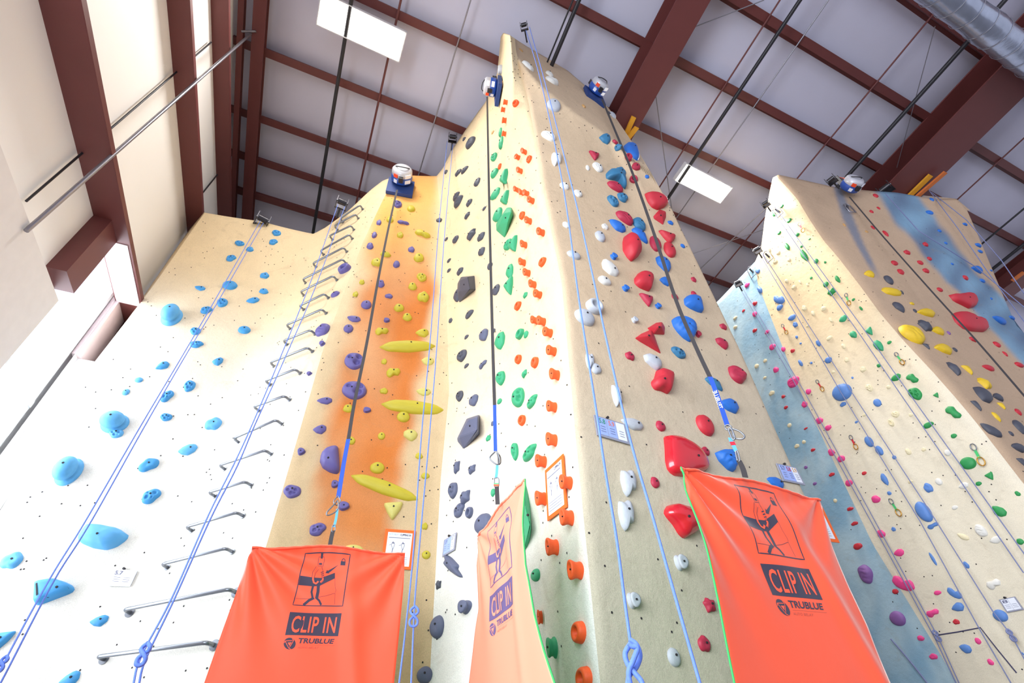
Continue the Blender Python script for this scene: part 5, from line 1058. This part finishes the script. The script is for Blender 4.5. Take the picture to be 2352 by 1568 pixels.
# right strap (tan face)
t, c, ax = autobelay(1360, 222, .86, 'blue auto belay unit above the red holds, right of the peak', 3)
dA = math.hypot(c.x, c.y); webbing(t, [(1383, 228), (1412, 298), (1450, 390), (1500, 530), (1553, 690), (1600, 800), (1632, 868)], dA, 3.35, .036, 'strap'); webbing(t, [(1631, 865), (1650, 915), (1671, 978)], 3.35, 3.32, .036, 'blueweb', name='strap_sleeve')
def onstrap(x, y):   # x across (0..1), y along (0..1)
    a = V((1641, 897, 0)); b = V((1656, 938, 0)); q = a.lerp(b, y); w = 5.0; return at(q.x+(x-.5)*w*2*.92, q.y-(x-.5)*w*.7, 3.325)
text3d('TRUBLUE', ((1, 1), (1, 0), (0, 0), (0, 1)), 'paper', 'printed_name', t, onstrap, bold=.01)
biner(t, [(1664, 978), (1672, 975), (1680, 980), (1678, 988), (1668, 986)], 3.31, r=.005); biner(t, [(1681, 984), (1698, 990), (1710, 1001), (1704, 1008), (1688, 1006), (1683, 996)], 3.30, r=.006); biner(t, [(1672, 984), (1680, 985), (1688, 1005), (1682, 1008)], 3.29, r=.006)
webbing(t, [(1677, 1005), (1682, 1020)], 3.29, 3.28, .028, 'lblue', name='sling'); webbing(t, [(1681, 1014), (1685, 1022)], 3.27, 3.27, .034, 'redtape', name='tape'); webbing(t, [(1684, 1021), (1691, 1037)], 3.27, 3.27, .026, 'lblue', name='sling'); biner(t, [(1689, 1037), (1694, 1036), (1699, 1056), (1694, 1058)], 3.27, r=.005); webbing(t, [(1697, 1057), (1706, 1075), (1712, 1096)], 3.27, 3.24, .036, 'strap', name='gate_sling')
# far unit on the right wall
t, c, ax = autobelay(1941, 446, .98, 'white and blue auto belay unit on top of the right wall', 4, pad=False, fr=V((-.25, -.97, 0)))
webbing(t, [(1951, 452), (2030, 545), (2150, 680), (2250, 790), (2375, 935)], math.hypot(c.x, c.y), 8.6, .035, 'strap')

# ------------------------------------------------------------------ orange banners (belay gates)
class Gate:
    def __init__(s, TL, TR, zt, ml, mr, seed):
        s.o = V((*TL, ZC+zt)); s.d = V((TR[0]-TL[0], TR[1]-TL[1], 0)); s.W = s.d.length; s.d.normalize()
        s.n = V((s.d.y, -s.d.x, 0)); s.n = -s.n if s.n.dot(CAM-s.o) < 0 else s.n; s.seed = seed
        L = sorted(s.px(*p)[::-1] for p in ml); R = sorted(s.px(*p)[::-1] for p in mr)
        s.Ly = [q[0] for q in L]; s.Lx = [q[1] for q in L]; s.Ry = [q[0] for q in R]; s.Rx = [q[1] for q in R]; s.ztop = ZC+zt
    def px(s, x, y):
        d = ray(x, y); t = (s.o-CAM).dot(s.n)/d.dot(s.n); p = CAM+d*t-s.o; return p.dot(s.d), p.z
    def ed(s, y):
        def f(Y, X):
            if y < Y[0]: return X[0]+(X[1]-X[0])/(Y[1]-Y[0])*(y-Y[0])*.4
            return float(np.interp(y, Y, X))
        return f(s.Ly, s.Lx), f(s.Ry, s.Rx)
    def w(s, x, y):
        W = s.W; r = math.hypot(x+.03, y-.03); a = math.atan2(-(y-.03), x+.03); k = .024*sin(15*a+s.seed)*math.exp(-((r-.35)/.48)**2)*min(1, r/.1)
        r2 = math.hypot(W-x+.03, y-.03); a2 = math.atan2(-(y-.03), W-x+.03); k += .018*sin(12*a2+s.seed*2)*math.exp(-((r2-.25)/.38)**2)*min(1, r2/.1)
        u = (x/W-.5); k += .030*math.exp(-((x-W*.62-(-y)*.22)/.07)**2)*min(1, max(0, -y-.05)/.4)+.02*sin(2.6*x/W*2+s.seed)*min(1, -y)
        k += .004*sin(60*x/W*1.3)*math.exp(y/.05)
        return k*s.amp
    def S(s, x, y, off=0):
        pk = .035*math.exp(-((x/s.W-.5)/.22)**2)*math.exp(min(0, y)/.10)
        return s.o+s.d*x+V((0, 0, y+pk))+s.n*(s.w(x, y)+off)
def gate(TL, TR, zt, ml, mr, seed, label, edge=None, amp=1, mm='gate'):
    g = Gate(TL, TR, zt, ml, mr, seed); g.amp = amp; g.mm = mm; t = empty('belay_gate_banner', g.o-V((0, 0, g.ztop)), label=label, cat='banner', group='orange clip-in banners')
    nx, ny = 70, 90; vs = []; fs = []
    for j in range(ny+1):
        y = -(g.ztop-.02)*(j/ny)**1.15; a, b = g.ed(y)
        for i in range(nx+1): vs.append(g.S(a+(b-a)*i/nx, y))
    for j in range(ny):
        for i in range(nx): q = j*(nx+1)+i; fs.append((q, q+nx+1, q+nx+2, q+1))
    o = pydata('fabric', vs, fs, M_[mm], t, smooth=True)
    md = o.modifiers.new('s', 'SOLIDIFY'); md.thickness = .002; md.offset = 0
    vl = [v-g.n*.006 for v in vs]; pydata('green_lining', vl, fs, M_['lining'], t, smooth=True)
    # folded top hem
    m = MB(); P = [g.S(g.ed(0)[0]+(g.ed(0)[1]-g.ed(0)[0])*i/40, -.008, .003) for i in range(41)]; m.tube(P, .009, 8); m.build('top_hem', M_[mm], t)
    if edge is not None:
        m = MB(); m.tube([g.S(g.ed(-(g.ztop-.02)*j/50)[edge], -(g.ztop-.02)*j/50, -.004) for j in range(51)], .006, 6); m.build('edge_binding', M_['gtrim'], t)
    return g, t
g1, t1_ = gate((-.30, 4.40), (.89, 4.23), 1.342, [(580, 1257), (545, 1350), (510, 1450), (470, 1568)], [(930, 1272), (926, 1350), (917, 1450), (905, 1568)], 1.0, 'left orange CLIP IN banner standing before the orange panel')
g2, t2_ = gate((1.398, 3.793), (1.325, 2.704), 1.40, [(1098, 1228), (1096, 1300), (1099, 1400), (1090, 1490), (1080, 1568)], [(1205, 1100), (1202, 1190), (1208, 1300), (1228, 1410), (1250, 1490), (1275, 1568)], 2.3, 'middle orange CLIP IN banner paled by painted glare, seen at a steep angle', 1, .45, 'gatep')
g3, t3_ = gate((2.10, 2.07), (3.42, 2.156), 1.313, [(1563, 1072), (1590, 1150), (1620, 1250), (1655, 1400), (1690, 1568)], [(1880, 1145), (1910, 1250), (1950, 1350), (1990, 1440), (2035, 1568)], 3.7, 'right orange CLIP IN banner before the tan face', 0, .75)
# artwork printed on every banner, traced as flat ink shapes in fabric coordinates
def art(zx, zy):
    x, y = g1.px(660+zx/6.029, 1260+zy/6.029); return x, y
def band2(pts, w, closed=False, sub=10):
    P = [V((*p, 0)) for p in pts]; out = []; n = len(P); L = []
    for i in range(n if closed else n-1):
        a, b = P[i], P[(i+1) % n]; k = max(1, int((b-a).length/sub/4))
        for q in range(k): L.append(a.lerp(b, q/k))
    if not closed: L.append(P[-1])
    vs = []; fs = []; m = len(L)
    for i, p in enumerate(L):
        a = L[(i-1) % m] if (closed or i > 0) else p; b = L[(i+1) % m] if (closed or i < m-1) else p; t = (b-a).normalized(); nn = V((-t.y, t.x, 0))*w/2; vs += [p+nn, p-nn]
    for i in range(m if closed else m-1): a = 2*i; b = 2*((i+1) % m); fs.append((a, a+1, b+1, b))
    return [(v.x, v.y) for v in vs], fs
def fill(pts, n=6):
    if len(pts) == 4:
        a, b, c, d = [V((*p, 0)) for p in pts]; vs = []; fs = []
        for j in range(n+1):
            for i in range(n+1): q = a.lerp(b, i/n).lerp(d.lerp(c, i/n), j/n); vs.append((q.x, q.y))
        for j in range(n):
            for i in range(n): k = j*(n+1)+i; fs.append((k, k+1, k+n+2, k+n+1))
        return vs, fs
    return list(pts), [tuple(range(len(pts)))]
def circ(cx, cy, r, n=28): return [(cx+r*cos(2*pi*i/n), cy+r*sin(2*pi*i/n)) for i in range(n)]
ART = [
 ('picture_frame', 'ink', 1, [band2([(243, 88), (866, 108), (760, 818), (72, 805)], 13, True)]),
 ('harness_drawing', 'ink', 1, [fill([(178, 398), (350, 425), (352, 548), (150, 518)]), fill([(350, 425), (460, 428), (450, 540), (352, 548)]), fill([(460, 428), (655, 345), (655, 428), (450, 540)]),
   band2([(352, 540), (330, 620), (345, 705)], 30), band2([(430, 490), (420, 620), (398, 715)], 42), band2([(362, 700), (290, 735), (215, 800)], 36), band2([(400, 705), (435, 740), (462, 800)], 30), fill([(460, 92), (492, 95), (482, 160), (455, 158)]), band2([(432, 222), (474, 224)], 24),
   fill([(705, 235), (600, 292), (556, 318), (570, 350)]), fill([(545, 302), (562, 330), (572, 358), (524, 354)]), fill([(736, 190), (803, 195), (797, 246), (730, 242)]), band2([(752, 195), (755, 172), (775, 160), (793, 172), (793, 195)], 10),
   band2([(110, 705), (330, 712)], 4), band2([(420, 695), (540, 675), (655, 640)], 4), band2([(655, 430), (655, 520), (668, 600), (662, 632)], 3), band2([(655, 640), (648, 795)], 3), band2([(430, 140), (500, 140), (508, 170), (488, 252), (416, 252), (424, 170)], 5, True)]),
 ('carabiner_drawing', 'inkor', 2, [band2([(400, 268), (362, 350), (352, 450), (362, 495), (395, 512), (428, 480)], 26), band2([(455, 495), (488, 460), (490, 430)], 26), fill([(455, 262), (478, 268), (500, 420), (470, 424)])]),
 ('carabiner_outline', 'ink', 3, [band2([(395, 258), (345, 350), (337, 455), (352, 505), (395, 527), (440, 486)], 5), band2([(428, 300), (382, 365), (368, 450), (378, 482), (400, 492)], 4), band2([(470, 262), (490, 330)], 5), band2([(458, 345), (496, 336)], 12), band2([(462, 372), (500, 362)], 12), band2([(466, 398), (504, 390)], 10), band2([(470, 415), (506, 408), (500, 455), (455, 502)], 5), band2([(440, 430), (470, 440)], 4)]),
 ('title_block', 'ink', 1, [fill([(33, 912), (747, 920), (695, 1247), (-40, 1238)], 12)]),
 ('logo_disc', 'ink', 1, [fill(circ(22, 1360, 84))]),
 ('logo_mark', 'inkor', 2, [band2([(-40, 1322), (80, 1316), (10, 1428), (-40, 1322)], 9), fill([(-5, 1345), (50, 1342), (18, 1392)]), band2([(-40, 1322), (-56, 1350)], 9), band2([(80, 1316), (60, 1290)], 9), band2([(10, 1428), (40, 1440)], 9)]),
 ('underline', 'fink', 1, [band2([(150, 1378), (648, 1381)], 3)]),
]
for g, t in ((g1, t1_), (g2, t2_), (g3, t3_)):
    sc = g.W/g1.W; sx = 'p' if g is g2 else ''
    def mp(zx, zy, off=.0015):
        x, y = art(zx, zy)
        if g is g2: return g.S(.50*g.W+(x-.487*g1.W)*sc*1.55, y*sc*1.16-.03, off)
        return g.S(x*sc, y*sc*(.97 if g is g1 else 1), off)
    for nm, mm, lay, shapes in ART:
        vs = []; fs = []
        for v2, f2 in shapes:
            b = len(vs); vs += [mp(a, c, .0012+.0011*lay) for a, c in v2]; fs += [tuple(i+b for i in f) for f in f2]
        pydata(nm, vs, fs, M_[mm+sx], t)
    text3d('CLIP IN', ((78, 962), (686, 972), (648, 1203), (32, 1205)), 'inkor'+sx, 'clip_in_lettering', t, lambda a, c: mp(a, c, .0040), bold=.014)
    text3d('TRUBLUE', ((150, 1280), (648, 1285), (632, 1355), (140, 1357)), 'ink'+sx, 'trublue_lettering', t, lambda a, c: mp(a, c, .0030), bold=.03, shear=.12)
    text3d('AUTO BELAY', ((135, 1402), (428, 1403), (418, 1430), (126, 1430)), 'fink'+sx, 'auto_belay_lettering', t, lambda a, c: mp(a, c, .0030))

# ------------------------------------------------------------------ notices and route cards
def board(name, label, cat, corners, off, frame, inner, grp=None, which=1, th=.010, marg=.09, lowpin=True):
    cx = sum(c[0] for c in corners)/4; cy = sum(c[1] for c in corners)/4; p, n = hit(cx, cy, which); p = p+n*off
    Q = []
    for c in corners: d = ray(*c); Q.append(CAM+d*((p-CAM).dot(n)/d.dot(n)))
    t = empty(name, p, label=label, cat=cat, group=grp)
    def mp(u, v, o=0): return Q[0].lerp(Q[1], u).lerp(Q[3].lerp(Q[2], u), v)+n*o
    m = MB(); m.add([mp(u, v, o) for o in (-th, 0) for u, v in ((0, 0), (1, 0), (1, 1), (0, 1))], [(0, 1, 2, 3), (4, 5, 6, 7), (0, 1, 5, 4), (1, 2, 6, 5), (2, 3, 7, 6), (3, 0, 4, 7)]); m.build('backing', M_[frame], t)
    def rect(nm, u0, u1, v0, v1, mm, o=.002):
        m = MB(); m.add([mp(u, v, oo) for oo in (0, o) for u, v in ((u0, v0), (u1, v0), (u1, v1), (u0, v1))], [(4, 5, 6, 7), (0, 1, 5, 4), (1, 2, 6, 5), (2, 3, 7, 6), (3, 0, 4, 7)]); return m.build(nm, M_[mm], t)
    inner(rect, mp, t)
    return t
def notice(rect, mp, t):
    rect('paper_sheet', .10, .90, .08, .93, 'paper')
    text3d('CLIPPING IN', ((.50, .11), (.86, .11), (.86, .165), (.50, .165)), 'dark', 'heading', t, lambda a, c: mp(a, c, .004), bold=.02)
    text3d('AUTO BELAY', ((.14, .11), (.46, .11), (.46, .155), (.14, .155)), 'paperb', 'subheading', t, lambda a, c: mp(a, c, .004))
    vs = []; fs = []
    def ln(pts, w):
        v2, f2 = band2([(a*1000, b*1300) for a, b in pts], w*1000); b = len(vs); vs.extend(mp(x/1000, y/1300, .004) for x, y in v2); fs.extend(tuple(i+b for i in f) for f in f2)
    ln([(.14, .22), (.84, .22)], .018)
    for v in (.72, .77, .82, .87): ln([(.14, v), (.82, v)], .010)
    for x in (.30, .62): ln([(x, .32), (x-.05, .40), (x, .50)], .012); ln([(x, .32), (x+.06, .40), (x+.02, .52)], .012); ln([(x-.12, .42), (x-.04, .39)], .01); ln([(x+.01, .50), (x+.0, .6)], .02); ln([(x-.03, .36), (x+.05, .36)], .03)
    pydata('printed_figures', vs, fs, M_['txt'], t)
board('safety_notice', 'orange-framed paper notice on the orange panel, half behind the left banner', 'notice', [(885.7, 1213.8), (955.3, 1218.7), (945.4, 1307.9), (873, 1305)], .02, 'posterframe', notice, 'orange-framed notices')
board('safety_notice', 'orange-framed paper notice among the orange barrel holds', 'notice', [(1251.5, 1080.5), (1292.8, 1041.5), (1301.4, 1163.8), (1257.2, 1196.5)], .02, 'posterframe', notice, 'orange-framed notices')
board('safety_notice', 'orange-framed paper notice at the right edge of the right banner', 'notice', [(1806, 1132), (1881, 1147), (1929, 1246), (1858, 1237)], .02, 'posterframe', notice, 'orange-framed notices')
def card(cols):
    def f(rect, mp, t):
        n = len(cols)
        for i, (pm, tm, s) in enumerate(cols):
            u0 = .08+.86*i/n; u1 = .08+.86*(i+1)/n-.02; rect('grade_slip', u0, u1, .06, .90, pm)
            if s: text3d(s, ((u0+.04, .10), (u1-.04, .10), (u1-.04, .34), (u0+.04, .34)), tm, 'grade_number', t, lambda a, c: mp(a, c, .004), bold=.02)
            vs = []; fs = []
            for v in (.48, .60, .72):
                v2, f2 = band2([((u0+.06)*1000, v*1000), ((u1-.06)*1000, (v+.01)*1000)], 22); b = len(vs); vs += [mp(x/1000, y/1000, .004) for x, y in v2]; fs += [tuple(k+b for k in q) for q in f2]
            pydata('handwriting', vs, fs, M_['txt'], t)
        m = MB(); c = mp(.42, -.06); nn = (mp(0, 0, 1)-mp(0, 0, 0)); m.cyl(c-nn*.01, c+nn*.012, .012, 10); m.build('hanging_bolt', M_['black'], t)
    return f
board('route_card', 'blue and white route card in a grey sleeve on the tan face between the ropes', 'route card', [(1364.5, 952), (1437.4, 974.4), (1448.2, 1020.7), (1372.3, 998.7)], .02, 'acryl', card([('paperb', 'txtg', '5.8'), ('paperb', 'txto', '5.9'), ('paper', 'txt', None)]), 'route cards')
board('route_card', 'blue and white route card above the top right corner of the right banner', 'route card', [(1783.4, 1063.4), (1829, 1073.4), (1850.4, 1114), (1800, 1103.6)], .02, 'acryl', card([('paperb', 'txt', '5.7'), ('paperb', 'redtape', '5.8'), ('paper', 'yellow', '5.9')]), 'route cards')
board('route_card', 'narrow blue and white route card beside the black holds, above the curved hold', 'route card', [(1019.6, 1240), (1048.2, 1222), (1043.4, 1262), (1015.3, 1279)], .02, 'acryl', card([('paperb', 'txt', '5.9'), ('paperb', 'txtg', None), ('paper', 'txt', '5.7')]), 'route cards')
board('route_card', 'plain white route card left of the steel ladder', 'route card', [(261.6, 1305.5), (315, 1310.6), (298, 1346.3), (246.8, 1344.8)], .02, 'paper', card([('white', 'txt', '5.7'), ('white', 'txt', None)]), 'route cards')
board('route_card', 'white route card at the right edge above a blue dome hold', 'route card', [(2294, 1377), (2330.7, 1369.4), (2351.6, 1399.5), (2312.3, 1406.6)], .02, 'acryl', card([('paper', 'txt', '8'), ('paper', 'txt', None)]), 'route cards', which=2)

# ------------------------------------------------------------------ quickdraws on the right wall
QD = [(1834, 512, 1846, 532, 'topmost quickdraw on the right pale wall'), (1942, 674, 1951, 700, 'second quickdraw from the top of the right pale wall, near the overhang edge'), (1796, 745, 1808, 766, 'quickdraw on the right pale wall beside the blue strip border, upper one'), (1875, 873, 1891, 897, 'quickdraw left of the largest blue dome hold'), (2056, 810, 2075, 836, 'quickdraw beside the overhang edge, above the curved green holds'),
      (1952, 1000, 1968, 1031, 'quickdraw below the largest blue dome hold'), (2232, 1020, 2258, 1068, 'largest quickdraw, with an orange carabiner, under the overhang edge'), (2043, 1146, 2068, 1184, 'quickdraw above the lower large blue dome hold')]
for x0, y0, x1, y1, lb in QD:
    a, n = off_pt(x0, y0, .05, 2); b, n2 = off_pt(x1, y1, .05, 2); t = empty('quickdraw', a, label=lb, cat='quickdraw', group='quickdraws on the right wall')
    ex = (b-a); L = ex.length; ex.normalize(); sd = n.cross(ex).normalized(); w = L*.13
    def loop(c, l, ww): return [c+ex*(l*cos(q))+sd*(ww*sin(q)) for q in [2*pi*i/14 for i in range(14)]]
    m = MB(); m.tube(loop(a+ex*L*.14, L*.16, w*.8), .007, 6, closed=True); m.build('carabiner', M_['steel'], t)
    m = MB(); m.ribbon([a+ex*L*.26, a+ex*L*.68], sd, w*.8, .008); m.build('sling', M_['greentape' if x0 > 1930 and x0 != 1952 else 'redtape'], t)
    m = MB(); m.tube(loop(a+ex*L*.82, L*.2, w), .008, 6, closed=True); m.build('carabiner', M_['gold'], t)
for x, y, lb in ((1786, 486, 'upper steel anchor hanger on the edge of the right wall'), (1763, 589, 'middle steel anchor hanger on the edge of the right wall'), (1726, 624, 'steel anchor hanger just above the blue strip'), (1951, 478, 'ring shaped anchor hanger below the far auto belay unit')):
    p, n = off_pt(x, y, .05, 2); up = V((0, 0, 1)); ax = up.cross(n).normalized(); t = empty('anchor_hanger', p, label=lb, cat='anchor')
    m = MB(); m.tube([p+ax*a+up*b for a, b in ((-.07, -.14), (.07, -.14), (.07, .12), (0, .17), (-.07, .12))], .012, 6, closed=True); m.build('steel_link', M_['greyp'], t)
    m = MB(); m.cyl(p-n*.05, p+n*.01+up*.1, .02, 8); m.build('anchor_bolt', M_['dsteel'], t)
